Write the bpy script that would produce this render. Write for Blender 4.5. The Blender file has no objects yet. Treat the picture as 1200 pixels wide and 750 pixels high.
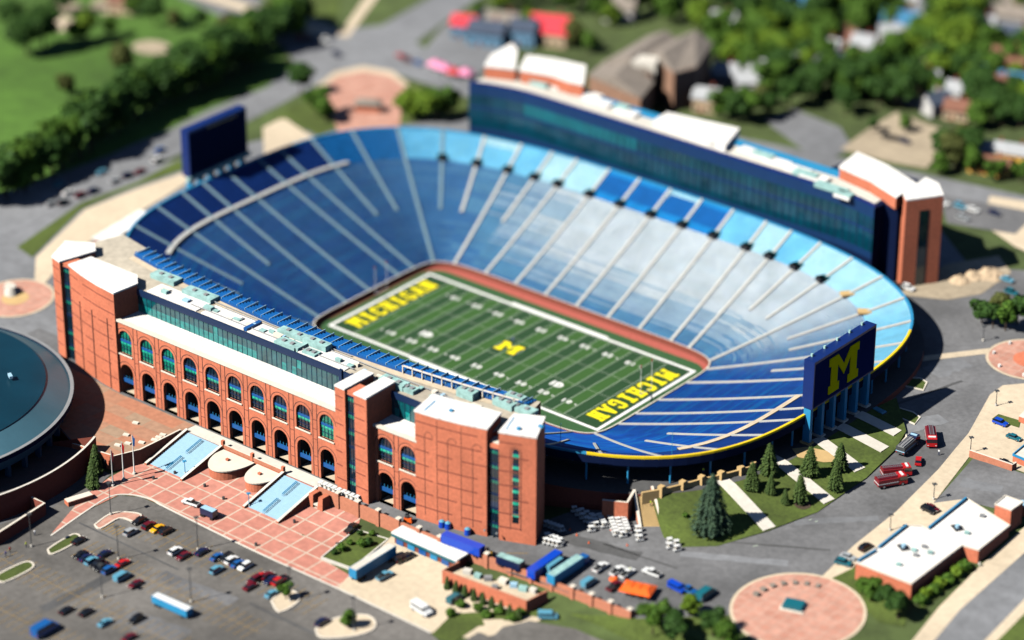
import bpy, bmesh, math, random
from mathutils import Vector, Matrix
R = random.Random(7)
S = bpy.context.scene
COL = S.collection
rad = math.radians

# ------------------------------------------------------------------ camera
CX, CY, CZ, PAN, TILT, ROLL, FOC = 546.03, -663.90, 443.33, 2.2581065, 0.4667673, 0.0028093, 3514.35
FWD = Vector((math.cos(TILT)*math.cos(PAN), math.cos(TILT)*math.sin(PAN), -math.sin(TILT)))
_r0 = Vector((math.sin(PAN), -math.cos(PAN), 0)); _u0 = _r0.cross(FWD)
RGT = _r0*math.cos(ROLL) + _u0*math.sin(ROLL); UPV = RGT.cross(FWD)
CAM = Vector((CX, CY, CZ))
cd = bpy.data.cameras.new('camera'); cam = bpy.data.objects.new('camera', cd); COL.objects.link(cam)
M = Matrix((RGT, UPV, -FWD)).transposed().to_4x4(); M.translation = CAM
cam.matrix_world = M
cd.sensor_width = 36; cd.lens = FOC/1200*36; cd.clip_start = 5; cd.clip_end = 9000
cd.dof.use_dof = True
cd.dof.focus_distance = (Vector((80, -50, 14))-CAM).dot(FWD)
cd.dof.aperture_fstop = cd.lens/1000/14
S.camera = cam

def at(px, py, z):
    d = FWD + RGT*((px-600)/FOC) - UPV*((py-375)/FOC)
    return CAM + d*((z-CZ)/d.z)
def at_y(px, py, y):
    d = FWD + RGT*((px-600)/FOC) - UPV*((py-375)/FOC)
    return CAM + d*((y-CY)/d.y)
def sm(a, b, x):
    t = min(1, max(0, (x-a)/(b-a))); return t*t*(3-2*t)
def H(x, y):                                   # height of the terrain
    base = min(1, max(0, (y+135)/150))
    bias = .33*sm(60, 105, x)*sm(-121, -117, y)
    return 6 + 9*(base + (1-base)*bias)
def gnd(px, py, off=0):
    z = 12.
    for _ in range(12):
        p = at(px, py, z); z = .3*z + .7*(H(p.x, p.y)+off)
    p = at(px, py, z); return Vector((p.x, p.y, H(p.x, p.y)+off))

# ------------------------------------------------------------------ sky and light
SAZ, SEL = 66, 44                              # shadows travel towards SAZ
w = bpy.data.worlds.new('World'); S.world = w; w.use_nodes = True
nt = w.node_tree; nt.nodes.clear()
o_ = nt.nodes.new('ShaderNodeOutputWorld'); bg = nt.nodes.new('ShaderNodeBackground'); sk = nt.nodes.new('ShaderNodeTexSky')
sk.sky_type = 'NISHITA'; sk.sun_disc = False; sk.sun_elevation = rad(SEL)
sk.sun_rotation = rad(90-(SAZ+180)); sk.dust_density = .1; sk.ozone_density = 4; sk.air_density = .5
bg.inputs[1].default_value = .05
nt.links.new(sk.outputs[0], bg.inputs[0]); nt.links.new(bg.outputs[0], o_.inputs[0])
ld = bpy.data.lights.new('sun', 'SUN'); ld.energy = 5; ld.angle = rad(.5); ld.color = (1, .945, .86)
lo = bpy.data.objects.new('sun', ld); COL.objects.link(lo)
_d = Vector((math.cos(rad(SEL))*math.cos(rad(SAZ)), math.cos(rad(SEL))*math.sin(rad(SAZ)), -math.sin(rad(SEL))))
lo.rotation_euler = _d.to_track_quat('-Z', 'Y').to_euler(); lo.location = (0, 0, 500)
S.view_settings.view_transform = 'Standard'; S.view_settings.look = 'None'
S.view_settings.exposure = .6; S.view_settings.gamma = 1
S.render.engine = 'CYCLES'; S.cycles.max_bounces = 5; S.cycles.diffuse_bounces = 0

# ------------------------------------------------------------------ materials
MT = {}
def mat(name, col, rough=.8, var=.15, scale=.3, metal=0, bump=0, emit=0, spec=.5, var2=0):
    m = bpy.data.materials.new(name); m.use_nodes = True; n = m.node_tree; b = n.nodes['Principled BSDF']
    b.inputs['Roughness'].default_value = rough; b.inputs['Metallic'].default_value = metal
    b.inputs['Specular IOR Level'].default_value = spec
    c = (*col, 1); b.inputs['Base Color'].default_value = c; m.diffuse_color = c
    if var:
        g = n.nodes.new('ShaderNodeNewGeometry')
        t = n.nodes.new('ShaderNodeTexNoise'); t.inputs['Scale'].default_value = scale; t.inputs['Detail'].default_value = 6
        t.inputs['Roughness'].default_value = .65
        rp = n.nodes.new('ShaderNodeValToRGB'); e = rp.color_ramp.elements
        e[0].position = .3; e[1].position = .7
        e[0].color = (*[max(0, x*(1-var)) for x in col], 1); e[1].color = (*[min(1, x*(1+var)) for x in col], 1)
        n.links.new(g.outputs['Position'], t.inputs['Vector']); n.links.new(t.outputs['Fac'], rp.inputs[0])
        out = rp.outputs[0]
        if var2:
            t2 = n.nodes.new('ShaderNodeTexNoise'); t2.inputs['Scale'].default_value = scale*.08; t2.inputs['Detail'].default_value = 3
            mx = n.nodes.new('ShaderNodeMix'); mx.data_type = 'RGBA'; mx.blend_type = 'MULTIPLY'
            r2 = n.nodes.new('ShaderNodeValToRGB'); r2.color_ramp.elements[0].position = .35; r2.color_ramp.elements[1].position = .65
            v = 1-var2; r2.color_ramp.elements[0].color = (v, v, v, 1)
            n.links.new(g.outputs['Position'], t2.inputs['Vector']); n.links.new(t2.outputs['Fac'], r2.inputs[0])
            mx.inputs['Factor'].default_value = 1
            n.links.new(out, mx.inputs['A']); n.links.new(r2.outputs[0], mx.inputs['B']); out = mx.outputs['Result']
        n.links.new(out, b.inputs['Base Color'])
        if bump:
            bp = n.nodes.new('ShaderNodeBump'); bp.inputs['Strength'].default_value = bump; bp.inputs['Distance'].default_value = .3
            n.links.new(t.outputs['Fac'], bp.inputs['Height']); n.links.new(bp.outputs[0], b.inputs['Normal'])
    MT[name] = m; return m
def brickmat(name, c1, c2, mort, bw, bh, ms, rough=.8, off=0., ox=0, oy=0):
    m = bpy.data.materials.new(name); m.use_nodes = True; n = m.node_tree; b = n.nodes['Principled BSDF']
    g = n.nodes.new('ShaderNodeNewGeometry'); mp = n.nodes.new('ShaderNodeMapping')
    mp.inputs['Location'].default_value = (ox, oy, 0)
    t = n.nodes.new('ShaderNodeTexBrick'); t.offset = off; t.squash = 1
    t.inputs['Scale'].default_value = 1; t.inputs['Brick Width'].default_value = bw; t.inputs['Row Height'].default_value = bh
    t.inputs['Mortar Size'].default_value = ms; t.inputs['Mortar Smooth'].default_value = .1
    t.inputs['Color1'].default_value = (*c1, 1); t.inputs['Color2'].default_value = (*c2, 1); t.inputs['Mortar'].default_value = (*mort, 1)
    nz = n.nodes.new('ShaderNodeTexNoise'); nz.inputs['Scale'].default_value = .5; nz.inputs['Detail'].default_value = 8
    rp = n.nodes.new('ShaderNodeValToRGB'); lo_ = .84 if 'roof' not in name else .8; rp.color_ramp.elements[0].color = (lo_, lo_, lo_, 1); rp.color_ramp.elements[1].color = (1.12 if 'roof' not in name else 1.03,)*3+(1,)
    rp.color_ramp.elements[0].position = .3; rp.color_ramp.elements[1].position = .7
    mx = n.nodes.new('ShaderNodeMix'); mx.data_type = 'RGBA'; mx.blend_type = 'MULTIPLY'; mx.inputs['Factor'].default_value = 1
    n.links.new(g.outputs['Position'], mp.inputs[0]); n.links.new(mp.outputs[0], t.inputs['Vector'])
    n.links.new(g.outputs['Position'], nz.inputs['Vector']); n.links.new(nz.outputs['Fac'], rp.inputs[0])
    n.links.new(t.outputs['Color'], mx.inputs['A']); n.links.new(rp.outputs[0], mx.inputs['B']); n.links.new(mx.outputs['Result'], b.inputs['Base Color'])
    b.inputs['Roughness'].default_value = rough; MT[name] = m; return m
def leafmat(name, a, b2):
    m = mat(name, a, .7, .0); n = m.node_tree; b = n.nodes['Principled BSDF']
    g = n.nodes.new('ShaderNodeNewGeometry'); rp = n.nodes.new('ShaderNodeValToRGB')
    rp.color_ramp.elements[0].color = (*a, 1); rp.color_ramp.elements[1].color = (*b2, 1)
    n.links.new(g.outputs['Random Per Island'], rp.inputs[0]); n.links.new(rp.outputs[0], b.inputs['Base Color'])
    b.inputs['Specular IOR Level'].default_value = .2
    return m
mat('brick', (.60, .18, .095), .85, .18, 1.1, bump=.1, var2=.16)
mat('brick_dark', (.22, .055, .035), .85, .15, 1.5)
mat('brick_pale', (.5, .19, .11), .85, .15, 1.2)
mat('mortar_line', (.09, .035, .03), .9, .1)
mat('cap', (.72, .66, .56), .7, .08)
mat('concrete', (.62, .52, .38), .85, .12, .5, var2=.15)
mat('pale_concrete', (.66, .63, .56), .85, .1, .6, var2=.1)
mat('tan', (.55, .38, .17), .8, .1)
mat('asphalt', (.17, .174, .182), .9, .2, .6, bump=.05, var2=.42)
mat('asphalt_dark', (.095, .097, .1), .9, .16, .8, var2=.3)
mat('asphalt_far', (.21, .22, .235), .9, .2, .3, var2=.3)
mat('lot_asphalt', (.165, .158, .148), .9, .22, .5, var2=.45)
mat('gravel', (.42, .35, .25), .95, .2, .5, var2=.25)
mat('lawn', (.085, .125, .02), .95, .3, .8, bump=.2, var2=.35)
mat('golf', (.075, .17, .02), .95, .25, .15, var2=.4)
mat('rough_grass', (.075, .11, .03), .95, .35, .12, var2=.4)
mat('turf_a', (.03, .098, .016), .95, .1, 1.5)
mat('turf_b', (.011, .052, .014), .95, .1, 1.5)
mat('turf_edge', (.03, .095, .03), .95, .2, 1.2)
mat('track', (.42, .1, .075), .9, .12, .7)
mat('paint_white', (.85, .86, .84), .7, .04, 2)
mat('paint_thin', (.48, .58, .46), .8, .05, 2)
mat('paint_yellow', (.9, .78, .005), .7, .05, 2)
mat('lot_yellow', (.3, .2, .07), .9, .2, 2)
mat('navy', (.003, .009, .04), .8, .1, spec=.1)
mat('navy_board', (.008, .018, .10), .85, .12, .15, spec=.05)
mat('board_edge', (.003, .02, .13), .45, .1)
mat('m_yellow', (1, .74, .0), .85, .03, spec=.05)
mat('rim_yellow', (.8, .58, .01), .6, .05)
mat('steel_blue', (.025, .25, .48), .5, .1)
mat('bench_blue', (.003, .06, .32), .45, .25, .22, spec=.6)
mat('bench_sky', (.03, .33, .72), .45, .2, .2, spec=.6)
mat('bench_pale', (.16, .48, .70), .5, .2, .2)
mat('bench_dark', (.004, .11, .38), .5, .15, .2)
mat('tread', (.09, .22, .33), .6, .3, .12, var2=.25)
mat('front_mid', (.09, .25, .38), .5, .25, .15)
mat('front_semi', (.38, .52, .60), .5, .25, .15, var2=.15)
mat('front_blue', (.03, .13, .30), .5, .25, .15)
mat('front_white', (.55, .78, .80), .5, .2, .15)
mat('deck', (.5, .45, .36), .8, .2, .4, var2=.2)
mat('aisle_shaded', (.15, .25, .31), .7, .12, .6)  # darker copy of the aisle: left-end shade painted into its colour
mat('tread_pale', (.20, .36, .42), .55, .3, .12, var2=.2)
mat('brick_brown', (.26, .15, .1), .85, .2, .6)
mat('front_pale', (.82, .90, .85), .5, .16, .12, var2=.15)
mat('front_sky', (.25, .62, .75), .5, .25, .15)
mat('bench_navy', (.003, .03, .17), .5, .2, .2)
mat('tread_sky', (.12, .42, .66), .55, .3, .15, var2=.2)
mat('aisle', (.43, .44, .42), .7, .12, .6)
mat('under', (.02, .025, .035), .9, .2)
mat('deep', (.012, .014, .02), .9, 0)
mat('glass_mid', (.008, .23, .22), .15, .5, .6, spec=.8)
mat('glass_green', (.01, .2, .13), .12, .5, .35, spec=.8)
mat('glass_lit', (.02, .42, .27), .15, .5, .6, spec=.8)
mat('glass_dark', (.006, .02, .03), .08, .3, .3, spec=.9)
mat('glass_teal', (.005, .085, .10), .1, .6, .25, spec=.9)
mat('navy_blue', (.003, .028, .10), .5, .1)
mat('bench_dsky', (.008, .22, .58), .45, .2, .2)
mat('glass_west', (.002, .042, .07), .12, .4, .12, spec=.7)
mat('glass_west_lit', (.004, .12, .15), .12, .3, .12, spec=.7)
mat('mullion', (.004, .02, .07), .5, 0)
mat('rail_blue', (.01, .09, .3), .5, .1)
mat('stair_blue', (.34, .56, .72), .7, .06, .8)
mat('equip', (.3, .5, .48), .6, .3, .5)
mat('steel_grey', (.25, .26, .27), .5, .1)
mat('arena_roof', (.003, .035, .06), .4, .22, .06, var2=.15)
mat('arena_ring', (.06, .15, .2), .4, .12, .06)
mat('arena_fascia', (.035, .11, .18), .6, .1)
mat('roof_grey', (.23, .2, .17), .9, .2, .3)
mat('bark', (.06, .04, .025), .9, .2, 2)
mat('tire', (.012, .012, .013), .8, 0)
mat('rim_metal', (.5, .5, .52), .3, 0, metal=.7)
mat('car_glass', (.008, .012, .018), .06, 0, spec=.9)
mat('lamp_clear', (.8, .8, .75), .2, 0)
mat('lamp_red', (.4, .01, .01), .3, 0)
for nm, c in dict(white=(.75,.77,.77), silver=(.35,.38,.4), black=(.008,.009,.012), navy=(.006,.014,.06), blue=(.01,.1,.33), cyan=(.1,.32,.45), red=(.5,.012,.015),
    maroon=(.12,.006,.015), yellow=(.75,.4,.01), teal=(.01,.13,.17), royal=(.005,.06,.5), orange=(.9,.14,.02), brown=(.1,.05,.03), green=(.02,.12,.05), pink=(.8,.25,.45), skin=(.5,.28,.18), hivis=(.65,.8,.03), jeans=(.02,.04,.1)).items():
    mat('paint_'+nm if nm not in ('white','yellow') else 'car_'+nm, c, .3, .04, 1, spec=.6)
    if nm not in ('white','yellow'): MT['car_'+nm] = MT['paint_'+nm]
brickmat('plaza', (.54, .23, .175), (.49, .2, .15), (.56, .44, .35), 6.2, 6.4, .3, oy=1.5)
brickmat('plaza_fine', (.54, .29, .22), (.46, .22, .16), (.5, .34, .27), 3.1, 3.1, .12)
brickmat('plaza_up', (.46, .19, .11), (.36, .25, .17), (.45, .2, .12), 8, 5, .1)
brickmat('roof_white', (.89, .88, .85), (.85, .84, .80), (.62, .61, .58), 7, 2.6, .1, off=.4)
mat('fire_maroon', (.2, .018, .025), .35, .05, 1)
mat('steel_dark', (.06, .065, .07), .5, .1)
mat('bench_mid', (.008, .14, .42), .45, .2, .2)
leafmat('leaf_dark', (.016, .05, .009), (.045, .105, .017))
leafmat('leaf_mid', (.035, .09, .009), (.085, .17, .02))
leafmat('leaf_bright', (.07, .14, .01), (.15, .24, .02))
leafmat('leaf_olive', (.05, .065, .015), (.10, .115, .03))
leafmat('leaf_spruce', (.02, .045, .03), (.06, .105, .06))
leafmat('leaf_pine', (.03, .06, .015), (.075, .12, .03))

# ------------------------------------------------------------------ mesh helpers
OFF = {}
class MB:
    def __init__(s): s.v = []; s.f = []; s.m = []
    def quad(s, a, b, c, d, m=0):
        i = len(s.v); s.v += [tuple(a), tuple(b), tuple(c), tuple(d)]; s.f.append((i, i+1, i+2, i+3)); s.m.append(m); return s
    def poly(s, pts, m=0):
        i = len(s.v); s.v += [tuple(p) for p in pts]; s.f.append(tuple(range(i, i+len(pts)))); s.m.append(m); return s
    def box(s, c, d, rz=0, m=0, taper=1):       # c = centre of the base, d = sizes
        ca, sa = math.cos(rz), math.sin(rz); i = len(s.v)
        for k, zz in ((1, 0), (taper, d[2])):
            for x, y in ((-1, -1), (1, -1), (1, 1), (-1, 1)):
                X, Y = x*d[0]/2*k, y*d[1]/2*k
                s.v.append((c[0]+X*ca-Y*sa, c[1]+X*sa+Y*ca, c[2]+zz))
        for q in ((3, 2, 1, 0), (4, 5, 6, 7), (0, 1, 5, 4), (1, 2, 6, 5), (2, 3, 7, 6), (3, 0, 4, 7)):
            s.f.append(tuple(i+k for k in q)); s.m.append(m)
        return s
    def prism(s, pts, z0, z1, m=0, mtop=None, bottom=True):
        n = len(pts); i = len(s.v)
        ar = sum(pts[k][0]*pts[(k+1) % n][1]-pts[(k+1) % n][0]*pts[k][1] for k in range(n))
        if ar < 0: pts = list(reversed(pts))
        f0 = z0 if callable(z0) else (lambda x, y: z0); f1 = z1 if callable(z1) else (lambda x, y: z1)
        s.v += [(p[0], p[1], f0(p[0], p[1])) for p in pts] + [(p[0], p[1], f1(p[0], p[1])) for p in pts]
        for k in range(n):
            j = (k+1) % n; s.f.append((i+k, i+j, i+n+j, i+n+k)); s.m.append(m)
        s.f.append(tuple(range(i+n, i+2*n))); s.m.append(m if mtop is None else mtop)
        if bottom: s.f.append(tuple(reversed(range(i, i+n)))); s.m.append(m)
        return s
    def tube(s, a, b, r0, r1=None, n=8, m=0):
        a, b = Vector(a), Vector(b); r1 = r0 if r1 is None else r1; d = (b-a).normalized()
        u = d.orthogonal().normalized(); v = d.cross(u); i = len(s.v)
        for p, r in ((a, r0), (b, r1)):
            for k in range(n):
                t = 2*math.pi*k/n; s.v.append(tuple(p+u*r*math.cos(t)+v*r*math.sin(t)))
        for k in range(n): s.f.append((i+k, i+(k+1) % n, i+n+(k+1) % n, i+n+k)); s.m.append(m)
        s.f.append(tuple(reversed(range(i, i+n)))); s.m.append(m); s.f.append(tuple(range(i+n, i+2*n))); s.m.append(m)
        return s
    def ribbon(s, A, B, m=0, closed=False):
        i = len(s.v); n = len(A); s.v += [tuple(p) for p in A]+[tuple(p) for p in B]
        for k in range(n if closed else n-1):
            j = (k+1) % n; s.f.append((i+k, i+j, i+n+j, i+n+k)); s.m.append(m)
        return s
    def wallpath(s, pts, th, z0, z1, m=0, mtop=None, closed=False):   # a wall of some thickness along a path
        f0 = z0 if callable(z0) else (lambda x, y: z0); f1 = z1 if callable(z1) else (lambda x, y: z1)
        P = [Vector((p[0], p[1])) for p in pts]; n = len(P); L = []; Rr = []
        for k in range(n):
            a = P[k-1] if (k or closed) else P[k]; b = P[(k+1) % n] if (k < n-1 or closed) else P[k]
            d = (b-a).normalized(); q = Vector((-d.y, d.x))*th/2; L.append(P[k]+q); Rr.append(P[k]-q)
        g = lambda Q, f: [(q.x, q.y, f(p.x, p.y)) for q, p in zip(Q, P)]
        s.ribbon(g(Rr, f0), g(Rr, f1), m, closed); s.ribbon(g(L, f1), g(L, f0), m, closed)
        s.ribbon(g(Rr, f1), g(L, f1), m if mtop is None else mtop, closed)
        if not closed:
            for k in (0, n-1):
                a, b = L[k], Rr[k]; p = P[k]
                s.quad((a.x, a.y, f0(p.x, p.y)), (b.x, b.y, f0(p.x, p.y)), (b.x, b.y, f1(p.x, p.y)), (a.x, a.y, f1(p.x, p.y)), m)
        return s
    def build(s, name, mats, parent=None, origin=None, smooth=False, raw=False):
        me = bpy.data.meshes.new(name)
        if origin is None and parent is None and s.v:
            xs, ys, zs = zip(*s.v); origin = ((min(xs)+max(xs))/2, (min(ys)+max(ys))/2, min(zs))
        if raw: origin = (0, 0, 0)
        off = OFF[parent.name] if parent else origin
        me.from_pydata([(x-off[0], y-off[1], z-off[2]) for x, y, z in s.v], [], s.f); me.update()
        for mm in ([mats] if isinstance(mats, str) else mats): me.materials.append(MT[mm])
        me.polygons.foreach_set('material_index', s.m)
        if smooth: me.polygons.foreach_set('use_smooth', [True]*len(s.f))
        o = bpy.data.objects.new(name, me); COL.objects.link(o)
        if parent: o.parent = parent
        else: o.location = off
        OFF[o.name] = off
        return o
def tag(o, label=None, cat=None, group=None, kind=None):
    if label: o['label'] = label
    if cat: o['category'] = cat
    if group: o['group'] = group
    if kind: o['kind'] = kind
    return o
def empty(name, loc, label, cat, group=None):
    o = bpy.data.objects.new(name, None); COL.objects.link(o); o.location = loc; OFF[o.name] = tuple(loc)
    o.empty_display_size = .5
    return tag(o, label, cat, group)
def dup(o, loc, rz=0, label=None, group=None, scale=None, swap=None):
    def cp(src, par):
        c = src.copy(); COL.objects.link(c)
        if par: c.parent = par
        if swap and src.type == 'MESH':
            for k, sl in enumerate(src.material_slots):
                if sl.material and sl.material.name in swap:
                    c.material_slots[k].link = 'OBJECT'; c.material_slots[k].material = MT[swap[sl.material.name]]
        for ch in KIDS.get(src.name, ()): cp(ch, c)
        return c
    c = cp(o, None); c.location = loc; c.rotation_euler = (0, 0, rz)
    if scale: c.scale = scale if hasattr(scale, '__len__') else (scale,)*3
    if label: c['label'] = label
    if group: c['group'] = group
    return c
KIDS = {}
def reg(o):                                    # remember the children of a template before copying
    KIDS[o.name] = list(o.children)
    for c in o.children: reg(c)
    return o
def struct(name, mb, mats, kind='structure'): return tag(mb.build(name, mats, raw=True), kind=kind)
def drape(name, pts, m, off, step=12, thing=None, extra=None, parent=None, fn=None):
    bm = bmesh.new(); vs = [bm.verts.new((p[0], p[1], 0)) for p in pts]; bm.faces.new(vs); bm.normal_update()
    bmesh.ops.triangulate(bm, faces=bm.faces[:])
    xs = [p[0] for p in pts]; ys = [p[1] for p in pts]
    for ax, lo_, hi in ((0, min(xs), max(xs)), (1, min(ys), max(ys))):
        k = math.ceil(lo_/step)*step
        while k < hi:
            co = [0, 0, 0]; co[ax] = k; no = [0, 0, 0]; no[ax] = 1
            bmesh.ops.bisect_plane(bm, geom=bm.verts[:]+bm.edges[:]+bm.faces[:], plane_co=co, plane_no=no); k += step
    bmesh.ops.triangulate(bm, faces=bm.faces[:])
    bm.normal_update()
    if sum(f.normal.z*f.calc_area() for f in bm.faces) < 0: bmesh.ops.reverse_faces(bm, faces=bm.faces[:])
    fn = fn or H
    for v in bm.verts: v.co.z = fn(v.co.x, v.co.y)+off
    me = bpy.data.meshes.new(name); bm.to_mesh(me); bm.free(); me.materials.append(MT[m])
    o = bpy.data.objects.new(name, me); COL.objects.link(o)
    if thing: tag(o, *thing)
    else: tag(o, kind='structure')
    return o
def G(*pts): return [tuple(gnd(*p)) for p in pts]
def pathstrip(name, pts, width, m, off):       # a strip of constant width along ground points
    P = [Vector((p[0], p[1])) for p in pts]; L = []; Rr = []
    for k in range(len(P)):
        d = (P[min(k+1, len(P)-1)]-P[max(k-1, 0)]).normalized(); q = Vector((-d.y, d.x))*width/2
        L.append(P[k]+q); Rr.append(P[k]-q)
    return drape(name, [(p.x, p.y) for p in L]+[(p.x, p.y) for p in reversed(Rr)], m, off)
def smoothpath(pts, n=6):
    P = [Vector(p[:2]) for p in pts]; out = []
    for k in range(len(P)-1):
        p0, p1, p2, p3 = P[max(k-1, 0)], P[k], P[k+1], P[min(k+2, len(P)-1)]
        for j in range(n):
            t = j/n; out.append(tuple(.5*((2*p1)+(p2-p0)*t+(2*p0-5*p1+4*p2-p3)*t*t+(3*p1-p0-3*p2+p3)*t**3)))
    return out+[tuple(P[-1])]
# ================================================================== THE BOWL
IA, IB, IN = 60.3, 34.6, 9
OA, OB, ON = 125.3, 85.6, 3.3
RIMZ, Z0 = 26.2, 1.5
def sp(th, a, b, n):
    c, s_ = math.cos(th), math.sin(th)
    return Vector((a*math.copysign(abs(c)**(2/n), c), b*math.copysign(abs(s_)**(2/n), s_)))
def inside(p, a, b, n): return abs(p.x/a)**n+abs(p.y/b)**n
def rayout(th):
    p = sp(th, IA, IB, IN)
    nn = Vector((math.copysign(abs(p.x/IA)**(IN-1)/IA, p.x), math.copysign(abs(p.y/IB)**(IN-1)/IB, p.y))).normalized()
    lo_, hi = 0, 140
    for _ in range(40):
        mid = (lo_+hi)/2
        if inside(p+nn*mid, OA, OB, ON) < 1: lo_ = mid
        else: hi = mid
    return p, p+nn*lo_
DEN = []
for k in range(6000):
    DEN.append(rayout(2*math.pi*k/6000))
CUM = [0]
for k in range(6000):
    a, b = DEN[k], DEN[(k+1) % 6000]; CUM.append(CUM[-1]+((b[0]-a[0]).length+(b[1]-a[1]).length)/2)
TOT = CUM[-1]
import bisect
def ring(s_):
    s_ %= TOT; k = min(bisect.bisect_right(CUM, s_)-1, 5999); f = (s_-CUM[k])/max(1e-9, CUM[k+1]-CUM[k])
    a, b = DEN[k], DEN[(k+1) % 6000]; return a[0].lerp(b[0], f), a[1].lerp(b[1], f)
def s_of(test):                                # ring position of the inner point closest to a target
    return CUM[min(range(6000), key=lambda k: (DEN[k][0]-Vector(test)).length)]
def bp(s_, t, dz=0):
    a, b = ring(s_); q = a.lerp(b, t); return Vector((q.x, q.y, Z0+(RIMZ-Z0)*(t*.9+t*t*.1)+dz))
end_ys = (-11.6, 1.6, 14.8)
full = []
for yy in end_ys: full.append(s_of((IA, yy)))
for xx in (39, 26, 13, 0, -13, -26, -39): full.append(s_of((xx, IB)))
for yy in reversed(end_ys): full.append(s_of((-IA, yy)))
for xx in (-39, -26, -13, 0, 13, 26, 39): full.append(s_of((xx, -IB)))
full.sort(); aisles = []
for k, s0 in enumerate(full):
    s1 = full[(k+1) % len(full)]+(TOT if k == len(full)-1 else 0)
    aisles.append((s0, 0, 1))
    if s1-s0 > 35:
        ol = sum((ring(s0+(s1-s0)*(j+1)/40)[1]-ring(s0+(s1-s0)*j/40)[1]).length for j in range(40)); n = round(ol/14.5)-1
        for j in range(1, n+1): aisles.append((s0+(s1-s0)*j/(n+1), 0 if j % 3 == 2 else .40, 1))
aisles = [(s_ % TOT, a, b) for s_, a, b in aisles]; aisles.sort()
NR, WALK = 74, 58
rw_ = random.Random(11)
bowl = empty('stadium_bowl', (0, 0, 0), 'huge oval bowl of blue bleacher seats sunk around the football field', 'stadium stand')
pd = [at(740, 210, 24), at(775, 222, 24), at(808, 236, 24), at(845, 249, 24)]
for k, (s0, _, _) in enumerate(aisles):
    s1 = aisles[(k+1) % len(aisles)][0]+(TOT if k == len(aisles)-1 else 0)
    n = max(4, int((s1-s0)/3.2))
    if any(abs(p.x-bp((s0+s1)/2, .9).x) < 6.5 for p in pd) and bp((s0+s1)/2, .9).y > 60: n = 12
    st = [s0+(s1-s0)*j/n for j in range(n+1)]
    mid = bp((s0+s1)/2, .9)
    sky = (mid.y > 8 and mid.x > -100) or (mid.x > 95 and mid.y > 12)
    lowpt = bp((s0+s1)/2, .5)
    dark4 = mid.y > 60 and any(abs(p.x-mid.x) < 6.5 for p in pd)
    for lo_, hi, nm in ((0, WALK, 'seating_section'), (WALK, NR, 'upper_seating_section')):
        mb = MB()
        up = nm[0] == 'u'
        for r in range(lo_, hi):
            t0, t1 = r/NR, (r+1)/NR; tb = t0+(t1-t0)*.5
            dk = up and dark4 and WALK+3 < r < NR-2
            # sunlit look painted in: paler high on the sunny side, mottled row by row
            sunlit = min(1, max(0, (lowpt.x+72)/60)) if lowpt.y > -5 else (0 if lowpt.x < -50 else min(1, max(0, (lowpt.x+72)/60)))
            q = sunlit*min(1, .18+r/40)*2+rw_.uniform(-.28, .28)
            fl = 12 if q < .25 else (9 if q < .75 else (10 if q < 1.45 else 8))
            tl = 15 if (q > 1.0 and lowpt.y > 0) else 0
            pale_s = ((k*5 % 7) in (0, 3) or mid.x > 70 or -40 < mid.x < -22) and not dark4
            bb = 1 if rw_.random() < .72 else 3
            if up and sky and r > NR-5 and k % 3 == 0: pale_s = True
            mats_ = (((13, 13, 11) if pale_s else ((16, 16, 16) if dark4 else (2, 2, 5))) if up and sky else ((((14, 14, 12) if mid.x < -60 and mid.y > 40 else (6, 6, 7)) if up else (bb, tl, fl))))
            m_ = len(st)
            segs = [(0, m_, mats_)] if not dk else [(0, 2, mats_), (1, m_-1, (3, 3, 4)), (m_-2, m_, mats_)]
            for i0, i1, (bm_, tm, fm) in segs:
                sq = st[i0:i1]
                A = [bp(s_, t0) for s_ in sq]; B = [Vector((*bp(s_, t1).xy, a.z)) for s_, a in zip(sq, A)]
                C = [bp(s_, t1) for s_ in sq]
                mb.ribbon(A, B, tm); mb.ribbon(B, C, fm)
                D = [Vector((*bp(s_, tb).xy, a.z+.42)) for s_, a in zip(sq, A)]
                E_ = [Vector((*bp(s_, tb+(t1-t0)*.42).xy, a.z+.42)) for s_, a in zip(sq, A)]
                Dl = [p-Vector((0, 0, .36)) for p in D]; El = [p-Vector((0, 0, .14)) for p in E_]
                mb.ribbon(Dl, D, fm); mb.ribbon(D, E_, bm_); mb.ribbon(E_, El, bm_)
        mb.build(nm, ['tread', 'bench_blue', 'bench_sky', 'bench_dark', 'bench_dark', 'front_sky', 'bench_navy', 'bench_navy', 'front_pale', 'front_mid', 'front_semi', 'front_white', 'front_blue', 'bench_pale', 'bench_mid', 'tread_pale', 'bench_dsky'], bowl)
def rib_along(mb, s_, t0, t1, wd, dz, m=0, n=60):
    L, Rr = [], []
    for j in range(n+1):
        t = t0+(t1-t0)*j/n; p = bp(s_, t, dz); a, b = ring(s_); d = (b-a).normalized(); q = Vector((-d.y, d.x, 0))*wd/2
        L.append(p+q); Rr.append(p-q)
    mb.ribbon(Rr, L, m); dn = Vector((0, 0, .5))
    mb.ribbon(L, [p-dn for p in L], m); mb.ribbon([p-dn for p in Rr], Rr, m)
for s_, t0, t1 in aisles:
    mb = MB(); rib_along(mb, s_, t0, t1, .8 if bp(s_, .6).y < 10 and bp(s_, .6).x > 40 else 1.05, .56); mb.build('aisle', 'aisle_shaded' if bp(s_, .6).x < -74 else 'aisle', bowl)
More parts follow.
